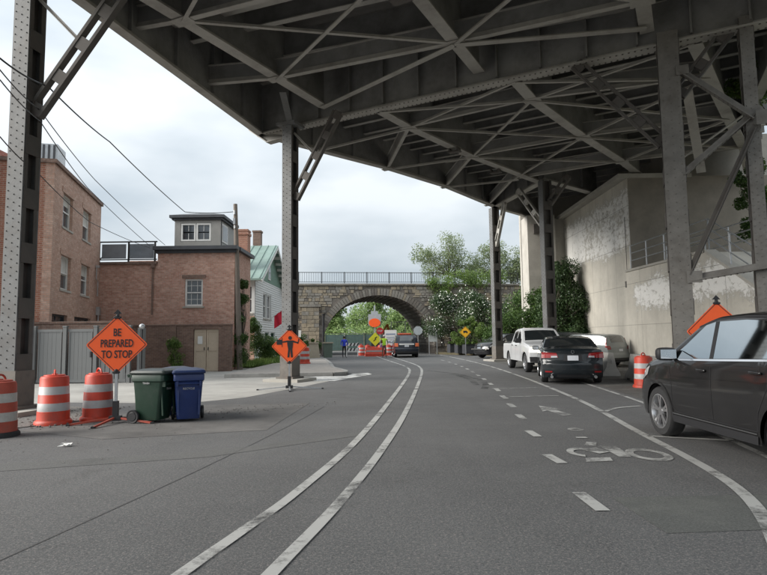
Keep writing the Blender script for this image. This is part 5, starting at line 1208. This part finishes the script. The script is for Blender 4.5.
# ---------------------------------------------------------------- roll-up signs
def diamond(s_, r=.04, n=4):
    pts = []
    for k in range(4):
        a0 = math.pi/2*k; cx, cy = (s_/2-r)*math.cos(a0+math.pi/4)*math.sqrt(2), (s_/2-r)*math.sin(a0+math.pi/4)*math.sqrt(2)
        for i in range(n+1): a = a0+math.pi/2*i/n; pts.append((cx+r*math.cos(a), cy+r*math.sin(a)))
    c_, s2 = math.cos(R(45)), math.sin(R(45)); return [(x*c_-y*s2, x*s2+y*c_) for x, y in pts]
fxz = lambda a, b, c: (a, c, b)
def border(s_, w, ins, y):
    o1 = diamond(s_-2*ins, .03); o2 = diamond(s_-2*ins-2*w, .02); n = len(o1)
    return MB().add([(x, y, z) for x, z in o1]+[(x, y, z) for x, z in o2], [(i, (i+1) % n, n+(i+1) % n, n+i) for i in range(n)])
def sign_stand(label, loc, rz, side_, zc, kind, legs=((1, 0), (-1, 0), (.2, 1), (-.2, -1)), flagm=black):
    t = thing('road_work_sign', label, 'road sign', loc, rz, group='orange diamond road work signs')
    obj('panel', MB().prism(diamond(side_), -.004, .004, frame=lambda a, b, c: (a, c, b+zc)), orange, t)
    b = border(side_, .012, .018, -.006); b.v = [(x, y, z+zc) for x, y, z in b.v]; obj('border', b, black, t)
    obj('cross_brace', MB().bar((0, .02, zc-side_*.68), (0, .02, zc+side_*.70), .03, .012, up=(0, 1, 0)).bar((-side_*.68, .02, zc), (side_*.68, .02, zc), .03, .012, up=(0, 1, 0)), galv, t)
    for dz in (side_*.66, -side_*.66): obj('corner_clip', MB().sup((0, -.012, zc+dz), (.14, .03, .05), .7, 6).sup((0, -.012, zc+dz+.03), (.06, .04, .06), .8, 6), black, t)
    obj('tip', MB().box((0, 0, zc+side_*.74), (.05, .03, .09)).prism([(-.07, 0), (.07, 0), (0, .08)], -.01, .01, frame=lambda a, b, c: (a, c, b+zc+side_*.75)), black, t)
    obj('mast', MB().box((0, .03, (zc-side_*.6)/2+.12), (.045, .045, zc-side_*.6-.1)), galv, t); obj('spring_base', MB().box((0, .03, .24), (.09, .09, .3)).box((0, .03, .09), (.2, .12, .08)), black, t)
    for dx, dy in legs:
        l_ = math.hypot(dx, dy); k = .75; lg = obj('leg', MB().bar((0, .03, .1), (dx*k, dy*k+.03, .02), .032, .032), galv if kind != 'stop' else orange_d, t); obj('foot', MB().box((dx*k, dy*k+.03, .02), (.06, .06, .035)), black, lg)
    if kind == 'stop':
        for i, (tx, sz, wd) in enumerate((('BE', .15, .86), ('PREPARED', .15, .80), ('TO STOP', .15, .84))): text(tx, sz, t, black, (0, -.008, zc+.215-.195*i), (R(90), 0, 0), wd, sy=1.28)
    elif kind == 'flagger':
        fg = MB(); F_ = lambda poly: fg.prism(poly, -.009, -.005, frame=lambda a, b, c: (a, c, b+zc))
        F_([(.02+.052*math.cos(R(a)), .235+.056*math.sin(R(a))) for a in range(0, 360, 24)])
        F_([(-.07, .165), (.11, .165), (.10, .02), (.085, -.09), (-.035, -.09), (-.055, .02)]); F_([(-.035, -.09), (.022, -.09), (.0, -.32), (-.055, -.32)]); F_([(.022, -.09), (.085, -.09), (.10, -.32), (.045, -.32)])
        F_([(-.06, .165), (-.06, .115), (-.2, .10), (-.2, .135)]); F_([(.10, .165), (.26, .105), (.255, .07), (.09, .11)]); F_([(.225, .07), (.255, .07), (.285, .2), (.255, .205)])
        F_([(-.215, .24), (-.2, .24), (-.2, -.02), (-.215, -.02)]); F_([(-.36, .19), (-.215, .19), (-.215, .045), (-.36, .045)]); obj('flagger_symbol', fg, black, t)
    return t
sign_stand('orange diamond sign reading BE PREPARED TO STOP beside the green bin', (-4.78, 10.35, 0), R(10), .74, 1.385, 'stop', legs=((.9, -.35), (-.95, -.25), (-.25, -.8), (.2, .7)))
sign_stand('orange diamond sign with a black flagger figure in front of the centre column', (-2.72, 16.6, 0), R(4), .72, 1.245, 'flagger', legs=((1.25, .2), (-1.2, .05), (.1, -.8), (-.1, .8)))
sign_stand('orange diamond sign mostly hidden behind the dark SUV, its top corner showing', (6.3, 10.9, 0), R(-8), .8, 1.50, 'plain')
# ---------------------------------------------------------------- wheeled bins
def bin_(label, loc, rz, col, lidc, emb):
    t = thing('wheeled_bin', label, 'bin', loc, rz, group='wheeled bins'); m = mat('bin_'+col[0], col[1], .42, var=.1, scale=6, dirt=.3, dcol=(.06, .06, .055), dscale=3); lm_ = mat('bin_lid_'+col[0], lidc, .45, var=.1, dirt=.25, dcol=(.1, .1, .1))
    mb = MB()
    def rr(w, d, z, y=0, r=.06, n=4):
        p = []
        for sx, sy, a0 in ((1, 1, 0), (-1, 1, 90), (-1, -1, 180), (1, -1, 270)):
            for i in range(n+1): a = R(a0+90*i/n); p.append((sx*(w/2-r)+r*math.cos(a), y+sy*(d/2-r)+r*math.sin(a), z))
        return p
    levels = [rr(.44, .5, .06, .02), rr(.45, .52, .10, .02), rr(.51, .60, .55), rr(.545, .66, .80, -.01), rr(.60, .72, .82, -.015), rr(.60, .73, .93, -.015), rr(.58, .71, .95, -.015)]
    n = len(levels[0]); mb.add([p for l_ in levels for p in l_], [(j*n+i, j*n+(i+1) % n, (j+1)*n+(i+1) % n, (j+1)*n+i) for j in range(len(levels)-1) for i in range(n)]+[tuple(range(n))[::-1]])
    obj('body', mb, m, t, smooth=40)
    for s in (-1, 1): obj('rib', MB().box((s*.2, -.31, .45), (.03, .03, .6), M=Matrix.Rotation(R(-4), 3, 'X')), m, t)
    obj('front_bar', MB().tube((-.22, -.375, .76), (.22, -.375, .76), .018).box((-.22, -.36, .76), (.04, .07, .1)).box((.22, -.36, .76), (.04, .07, .1)), m, t)
    ld = MB(); lv = [rr(.635, .80, .955, -.02), rr(.65, .82, .985, -.02), rr(.61, .76, 1.02, -.02), rr(.30, .45, 1.055, -.02)]; ld.add([p for l_ in lv for p in l_], [(j*n+i, j*n+(i+1) % n, (j+1)*n+(i+1) % n, (j+1)*n+i) for j in range(3) for i in range(n)]+[tuple(range(3*n, 4*n))]); obj('lid', ld, lm_, t, smooth=35)
    obj('handle', MB().tube((-.27, .43, .93), (.27, .43, .93), .02).box((-.24, .38, .92), (.04, .12, .06)).box((.24, .38, .92), (.04, .12, .06)), m, t)
    wm_ = MB().lathe([(0, -.035), (.08, -.035), (.09, -.025), (.125, -.03), (.135, -.015), (.135, .015), (.125, .03), (.09, .025), (.08, .035), (0, .035)], 24, axis='X').mesh('wheel', black, 35)
    for s in (-1, 1): place('wheel', wm_, t, (s*.29, .28, .135))
    obj('axle', MB().tube((-.29, .28, .135), (.29, .28, .135), .012), galv, t)
    if emb: 
        o = text(emb, .055, t, refl, (.285, .02, .80), (R(90), 0, R(90)), 1, ex=.001)
        o.location = (.0, -.327, .66); o.rotation_euler = (R(94), 0, 0); o2 = text(emb, .05, t, refl, (.2865, 0, .70), (R(90), 0, R(90)), 1, name='side_lettering', ex=.001); o2.location = (-.2925, 0, .78) if col[0] == 'green' else (.2925, 0, .78); o2.rotation_euler = (R(90), 0, R(-90) if col[0] == 'green' else R(90))
    t.scale = (.88, .88, .9); return t
bin_('dark green wheeled bin nearest the orange sign', (-4.15, 10.5, 0), R(78), ('green', (.012, .036, .022)), (.03, .04, .037), 'TRASH')
bin_('blue wheeled bin squeezed behind the green bin', (-3.97, 11.2, 0), R(28), ('blue_back', (.008, .03, .11)), (.03, .04, .07), None)
bin_('blue wheeled bin at the right end of the row', (-3.58, 10.62, 0), R(20), ('blue', (.008, .026, .12)), (.012, .025, .08), 'RECYCLE')
# ---------------------------------------------------------------- concrete barriers
def jersey(label, loc, rz, L_=3.0, m=conc_l):
    t = thing('concrete_barrier', label, 'barrier', loc, rz, group='concrete barriers')
    pf_ = [(-.3, 0), (.3, 0), (.3, .08), (.17, .33), (.085, .82), (-.085, .82), (-.17, .33), (-.3, .08)]
    obj('block', MB().prism(pf_, 0, L_, frame=lambda a, b, c: (a, c, b)), m, t)
    [obj('lifting_slot', MB().box((0, L_*q_, .03), (.62, .3, .07)), black, t) for q_ in (.25, .75)]; obj('joint_loop', MB().path([(0, -.02, .6), (0, -.07, .58), (0, -.07, .5), (0, -.02, .48)], .012), galv, t); return t
dirty_conc = mat('concrete_barrier', (.4, .385, .36), .9, var=.15, scale=3, dirt=.6, dcol=(.13, .12, .11), dscale=1.6)
jersey('concrete barrier nearest the dark sedan', (8.05, 20.6, 0), R(-6), m=dirty_conc); jersey('concrete barrier between the sedan and the striped barrel', (7.85, 17.0, 0), R(-10), 2.3, m=dirty_conc)
jersey('left concrete block barrier at the foot of the arch', (-5.0, 38.6, .13), R(100), 1.3, conc_l)
pdm = mat('planter_tan', (.42, .37, .29), .85, var=.1, dirt=.3)
for i, (x, y, lb_) in enumerate(((-4.9, 40.2, 'tapered tan concrete planter left of the arch opening'), (-3.95, 40.5, 'greenish tapered bin beside the tan planter'))):
    t = thing('street_planter', lb_, 'planter', (x, y, .13), R(10)); mb = MB(); a, b = (.42, .3) if i == 0 else (.28, .32)
    mb.add([(-a, -a, 0), (a, -a, 0), (a, a, 0), (-a, a, 0), (-b, -b, 1.0), (b, -b, 1.0), (b, b, 1.0), (-b, b, 1.0)], [(3, 2, 1, 0), (4, 5, 6, 7), (0, 1, 5, 4), (1, 2, 6, 5), (2, 3, 7, 6), (3, 0, 4, 7)]); obj('body', mb, pdm if i == 0 else mat('bin_olive', (.12, .16, .13), .7), t); obj('rim', MB().box((0, 0, 1.03), (b*2+.1, b*2+.1, .08)), pdm, t)
# dark planters with plants right of the road
for i, (x, y) in enumerate(((6.75, 44.9), (6.35, 46.6), (5.95, 48.4))):
    lb_ = ('nearest', 'middle', 'farthest')[i]+' of the three dark planter boxes by the thin far column'
    t = thing('planter_box', lb_, 'planter', (x, y, .16), R(13), 'dark planter boxes'); mb = MB(); wall_mesh(-.6, .6, 0, .7, .04, [], mb, y0=-.4); wall_mesh(-.6, .6, 0, .7, .04, [], mb, y0=.36); mb.box((-.58, 0, .35), (.04, .72, .7)).box((.58, 0, .35), (.04, .72, .7)); obj('box', mb, mat('planter_dark', (.05, .052, .06), .7), t); obj('rim', MB().box((0, -.4, .71), (1.26, .09, .04)).box((0, .4, .71), (1.26, .09, .04)), trim, t)
    obj('soil', MB().box((0, 0, .62), (1.12, .7, .04)), earth, t)
    plant('planter_plant', 'low leafy plants growing in the '+('nearest', 'middle', 'farthest')[i]+' dark planter', 'plant', (x, y, .8), [(-.3, 0, .15, .3), (.3, 0, .2, .32)], 700, .07, leaf_light, trunk=0)
# ---------------------------------------------------------------- signs further away
yel = mat('yellow_sheeting', (.78, .42, .02), .5); yg = mat('lime_sheeting', (.75, .75, .04), .5)
t = thing('warning_sign', 'small amber diamond warning sign with a black truck symbol by the planters', 'road sign', (6.05, 43.0, .1), R(-4)); obj('post', MB().box((0, .03, .7), (.05, .05, 1.4)), galv, t); obj('panel', MB().prism(diamond(.62), -.01, .01, frame=lambda a, b, c: (a, c, b+1.7)), yel, t)
b = border(.62, .02, .02, -.012); b.v = [(x, y, z+1.7) for x, y, z in b.v]; obj('border', b, black, t); obj('truck_symbol', MB().box((-.03, -.014, 1.74), (.24, .006, .14)).box((.12, -.014, 1.71), (.08, .006, .09)).box((-.1, -.014, 1.65), (.07, .006, .05)).box((.1, -.014, 1.65), (.07, .006, .05)), black, t)
t = thing('octagonal_sign', 'pale back of an octagonal sign right of the police SUV', 'road sign', (2.75, 46.8, 0)); obj('post', MB().tube((0, 0, 0), (0, 0, 1.7), .03), galv, t); obj('panel', MB().prism([(.38*math.cos(R(22.5+45*i)), .38*math.sin(R(22.5+45*i))) for i in range(8)], -.01, .01, frame=lambda a, b, c: (a, c, b+2.0)), mat('sign_back', (.5, .54, .56), .4, metal=.3), t)
t = thing('small_post_sign', 'small pale sign on a thin post left of the tan barriers', 'road sign', (-5.35, 36.2, .13)); obj('post', MB().tube((0, 0, 0), (0, 0, 1.5), .025), galv, t); obj('panel', MB().box((0, -.03, 1.65), (.3, .02, .42)), white_p, t)
t = thing('lime_diamond_sign', 'bright lime diamond warning sign below the orange disc in the arch', 'road sign', (-.72, 46.6, 0), R(0)); obj('post', MB().box((0, .03, .6), (.06, .06, 1.2)), galv, t); obj('panel', MB().prism(diamond(.78), -.01, .01, frame=lambda a, b, c: (a, c, b+1.35)), yg, t); obj('symbol', MB().bar((-.14, -.014, 1.2), (.05, -.014, 1.36), .07, .008, up=(0, 1, 0)).bar((.05, -.014, 1.36), (-.02, -.014, 1.44), .07, .008, up=(0, 1, 0)).bar((-.02, -.014, 1.44), (.16, -.014, 1.55), .07, .008, up=(0, 1, 0)), black, t)
t = thing('roadworks_trailer', 'orange roadworks trailer with a mast and orange disc sign in the arch', 'trailer', (-.8, 49.6, 0)); obj('frame', MB().box((0, 0, .55), (1.5, 1.2, .35)), orange_b, t); obj('cabinet', MB().box((.1, 0, 1.1), (.8, .7, .7)), trim, t); obj('mast', MB().box((0, 0, 1.9), (.14, .14, 2.5)), galv, t); obj('disc_sign', MB().lathe([(0, -.03), (.5, -.03), (.5, .03), (0, .03)], 20, (0, -.12, 2.75), 'Y', sx=1, sy=.75), orange, t)
obj('housing', MB().box((0, .1, 3.0), (1.1, .2, 1.0)).box((0, .1, 3.6), (.6, .16, .3)).box((0, .1, 3.95), (.14, .1, .6)), mat('grey_housing', (.35, .38, .4), .6), t)
for s in (-1, 1): obj('wheel', MB().lathe([(0, -.08), (.26, -.08), (.28, 0), (.26, .08), (0, .08)], 18, (s*.8, 0, .28), 'X'), tyre_m, t)
t = thing('water_barrier', 'low orange plastic barrier under the lime sign', 'barrier', (-.75, 46.0, 0), R(2)); obj('block', MB().prism([(-.25, 0), (.25, 0), (.25, .2), (.1, .7), (-.1, .7), (-.25, .2)], -.75, .75, frame=lambda a, b, c: (c, a, b)), orange_b, t); obj('band', MB().box((0, -.2, .42), (1.4, .02, .12)), refl, t)
t = thing('striped_barricade', 'black and white chevron barricade beside the blue figure', 'barricade', (-2.55, 46.2, 0))
for s in (-1, 1): obj('leg', MB().bar((s*.45, -.25, 0), (s*.45, 0, 1.1), .05, .05).bar((s*.45, .25, 0), (s*.45, 0, 1.1), .05, .05), white_p, t)
for j in range(2):
    o = obj('board', MB().box((0, -.06, .95-.4*j), (1.1, .03, .24)), white_p, t); sm_ = MB()
    for i in range(4): sm_.add([(-.5+.28*i, -.078, .83-.4*j), (-.38+.28*i, -.078, .83-.4*j), (-.28+.28*i, -.078, 1.07-.4*j), (-.4+.28*i, -.078, 1.07-.4*j)], [(0, 1, 2, 3)])
    obj('stripe', sm_, trim if i % 2 else yg, o)
t = thing('white_panel_sign', 'white site notice panel left of the police SUV', 'notice board', (.55, 48.6, 0)); obj('panel', MB().box((0, 0, 1.45), (1.0, .04, 1.3)), white_p, t); obj('print', MB().box((0, -.024, 1.75), (.8, .004, .12)).box((0, -.024, 1.5), (.7, .004, .06)).box((0, -.024, 1.35), (.75, .004, .06)).box((0, -.024, 1.1), (.5, .004, .16)), mat('blue_grey_print', (.25, .3, .4), .6), t)
for s in (-1, 1): obj('leg', MB().box((s*.4, .04, .45), (.06, .06, .9)), galv, t)
t = thing('purple_disc_sign', 'small round purple and white sign leaning by the barricades', 'road sign', (-.1, 47.4, 0)); obj('panel', MB().lathe([(0, -.01), (.28, -.01), (.28, .01), (0, .01)], 18, (0, 0, .75), 'Y'), mat('purple', (.3, .12, .3), .5), t); obj('rim', MB().lathe([(.22, -.015), (.28, -.015), (.28, .0)], 18, (0, 0, .75), 'Y'), white_p, t); obj('leg', MB().box((0, .02, .25), (.05, .03, .5)), galv, t)
# site fence with green screen
scr = mat('screen_mesh_green', (.18, .28, .26), .85, var=.2, scale=4)
t = thing('site_fence', 'construction fence with grey green screening beyond the arch', 'fence', (-3.0, 62, 0), R(4))
for i in range(5):
    x = -4.4+i*2.1; p_ = obj('fence_panel', MB().box((0, 0, 1.0), (2.0, .03, 1.7)), scr, t, loc=(x, 0, 0)); obj('panel_frame', MB().box((0, -.03, 1.95), (2.05, .04, .05)).box((-1.0, -.03, 1.0), (.05, .04, 2.0)).box((1.0, -.03, 1.0), (.05, .04, 2.0)), galv, p_)
t = thing('high_mesh_fence', 'tall open galvanised fence behind the police SUV', 'fence', (4.5, 61, 0), R(3)); fm_ = MB().box((0, 0, 3.1), (7.6, .05, .06)).box((0, 0, .1), (7.6, .04, .05)); obj('rail', fm_, galv, t)
ps_ = MB().box((0, 0, 1.55), (.07, .07, 3.1)).mesh('post', galv); wr_ = MB().box((0, 0, 1.55), (.014, .014, 3.0)).mesh('wire', galv)
for i in range(6): place('post', ps_, t, (-3.75+1.5*i, 0, 0))
for i in range(50): place('wire', wr_, t, (-3.7+.15*i, 0, 0))
t = thing('orange_excavator', 'small orange digger arm rising behind the workers in the arch', 'digger', (.35, 55.5, 0), R(20)); obj('cab', MB().box((0, 0, 1.0), (1.3, 1.5, .9)).box((.1, 0, 1.8), (.9, 1.0, .8)), orange_b, t); obj('arm', MB().bar((.2, -.2, 1.5), (-.3, -.7, 2.7), .16, .18).bar((-.3, -.7, 2.7), (-.9, -1.3, 2.1), .12, .14), mat('digger_orange', (.7, .25, .06), .5), t)
obj('track', MB().box((-.5, 0, .3), (.35, 2.0, .55)).box((.5, 0, .3), (.35, 2.0, .55)), black, t)
t = thing('litter', 'crumpled white paper litter on the asphalt before the barrels', 'litter', (-4.45, 8.15, .0)); mb = MB()
for i in range(9): q = [(rng.uniform(-.1, .1), rng.uniform(-.07, .07), rng.uniform(.005, .05)) for _ in range(4)]; mb.add(q, [(0, 1, 2), (1, 2, 3)])
obj('paper', mb, white_p, t)

# ---------------------------------------------------------------- people
def person(label, loc, rz, h, shirt, legsm, skin=(.35, .2, .14), pose='stand', vest=None, cap=None):
    t = thing('person', label, 'person', loc, rz); k = h/1.75
    J = {'pel': (0, 0, .95), 'sp': (0, .0, 1.15), 'ch': (0, 0, 1.36), 'nk': (0, 0, 1.5), 'hd': (0, -.02, 1.6), 'ht': (0, -.02, 1.7)}
    rad = {'pel': .14, 'sp': .13, 'ch': .155, 'nk': .055, 'hd': .085, 'ht': .075}
    E_ = [('pel', 'sp'), ('sp', 'ch'), ('ch', 'nk'), ('nk', 'hd'), ('hd', 'ht')]
    for s, n in ((-1, 'L'), (1, 'R')):
        arm = {'stand': ((s*.2, 0, 1.42), (s*.27, .02, 1.16), (s*.24, -.12, .95), (s*.23, -.17, .87)), 'reach': ((s*.2, 0, 1.42), (s*.3, -.06, 1.2), (s*.26, -.27, 1.28), (s*.25, -.34, 1.33)) if s < 0 else ((s*.2, 0, 1.42), (s*.27, .02, 1.16), (s*.24, -.1, .95), (s*.23, -.14, .87))}[pose]
        for nm, p, r_ in zip(('sh', 'el', 'wr', 'ha'), arm, (.07, .05, .035, .04)): J[nm+n] = p; rad[nm+n] = r_
        for nm, p, r_ in zip(('hi', 'kn', 'an', 'to'), ((s*.09, 0, .9), (s*.12, -.03*s-.02, .5), (s*.13, .03*s, .09), (s*.15, -.16, .04)), (.105, .065, .045, .035)): J[nm+n] = p; rad[nm+n] = r_
        E_ += [('ch', 'sh'+n), ('sh'+n, 'el'+n), ('el'+n, 'wr'+n), ('wr'+n, 'ha'+n), ('pel', 'hi'+n), ('hi'+n, 'kn'+n), ('kn'+n, 'an'+n), ('an'+n, 'to'+n)]
    keys = list(J); me = bpy.data.meshes.new('body'); me.from_pydata([tuple(c_*k for c_ in J[a]) for a in keys], [(keys.index(a), keys.index(b)) for a, b in E_], [])
    o = bpy.data.objects.new('body', me); C.objects.link(o)
    sk = o.modifiers.new('s', 'SKIN'); sk.use_smooth_shade = True; sv = me.skin_vertices[0].data
    for i, a in enumerate(keys): sv[i].radius = (rad[a]*k, rad[a]*k*.8); sv[i].use_root = (a == 'pel')
    o.modifiers.new('b', 'SUBSURF').levels = 1; o.modifiers['b'].render_levels = 1
    bpy.context.view_layer.update(); m2 = bpy.data.meshes.new_from_object(o.evaluated_get(bpy.context.evaluated_depsgraph_get())); bpy.data.objects.remove(o)
    sm__ = mat('skin_%d' % int(skin[0]*100), skin, .6); m2.materials.clear()
    for m_ in (shirt, legsm, sm__, black, vest or shirt): m2.materials.append(m_)
    for p in m2.polygons:
        x, y, z = p.center/k
        p.material_index = 2 if z > 1.49 else 3 if z < .10 else (2 if (abs(x) > .2 and z < 1.0 and z > .8) or y < -.3 else (1 if z < .96 else 0))
        if vest and .96 < z < 1.46 and abs(x) < .2: p.material_index = 4
    me = m2; b = place('body', me, t)
    hair = MB().sup((0, 0, 1.66*k), (.19*k, .21*k, .17*k), .9, 8); obj('hair' if not cap else 'hard_hat', hair, cap or mat('hair_dark', (.02, .015, .012), .8), b)
    return t
person('person in a bright blue jacket and dark trousers walking left of the road closure', (-3.0, 43.4, 0), R(20), 1.62, mat('jacket_blue', (.03, .06, .6), .7), mat('trousers_black', (.02, .02, .025), .9), vest=None)
wk = person('worker in a lime safety vest holding a red stop paddle', (-.0, 42.6, 0), R(5), 1.68, mat('shirt_olive', (.2, .22, .1), .8), mat('trousers_brown', (.14, .09, .06), .9), pose='reach', vest=mat('vest_lime', (.5, .85, .05), .6), cap=white_p)
t = thing('stop_paddle', 'red octagonal stop paddle held up by the worker in the lime vest', 'stop paddle', (-.30, 42.25, 0)); obj('pole', MB().tube((0, 0, .75), (0, 0, 1.75), .018), white_p, t)
obj('panel', MB().prism([(.27*math.cos(R(22.5+45*i)), .27*math.sin(R(22.5+45*i))) for i in range(8)], -.01, .01, frame=lambda a, b, c: (a, c, b+1.95)), mat('stop_red', (.6, .02, .03), .4), t); text('STOP', .17, t, white_p, (0, -.015, 1.95), (R(90), 0, 0), .85)
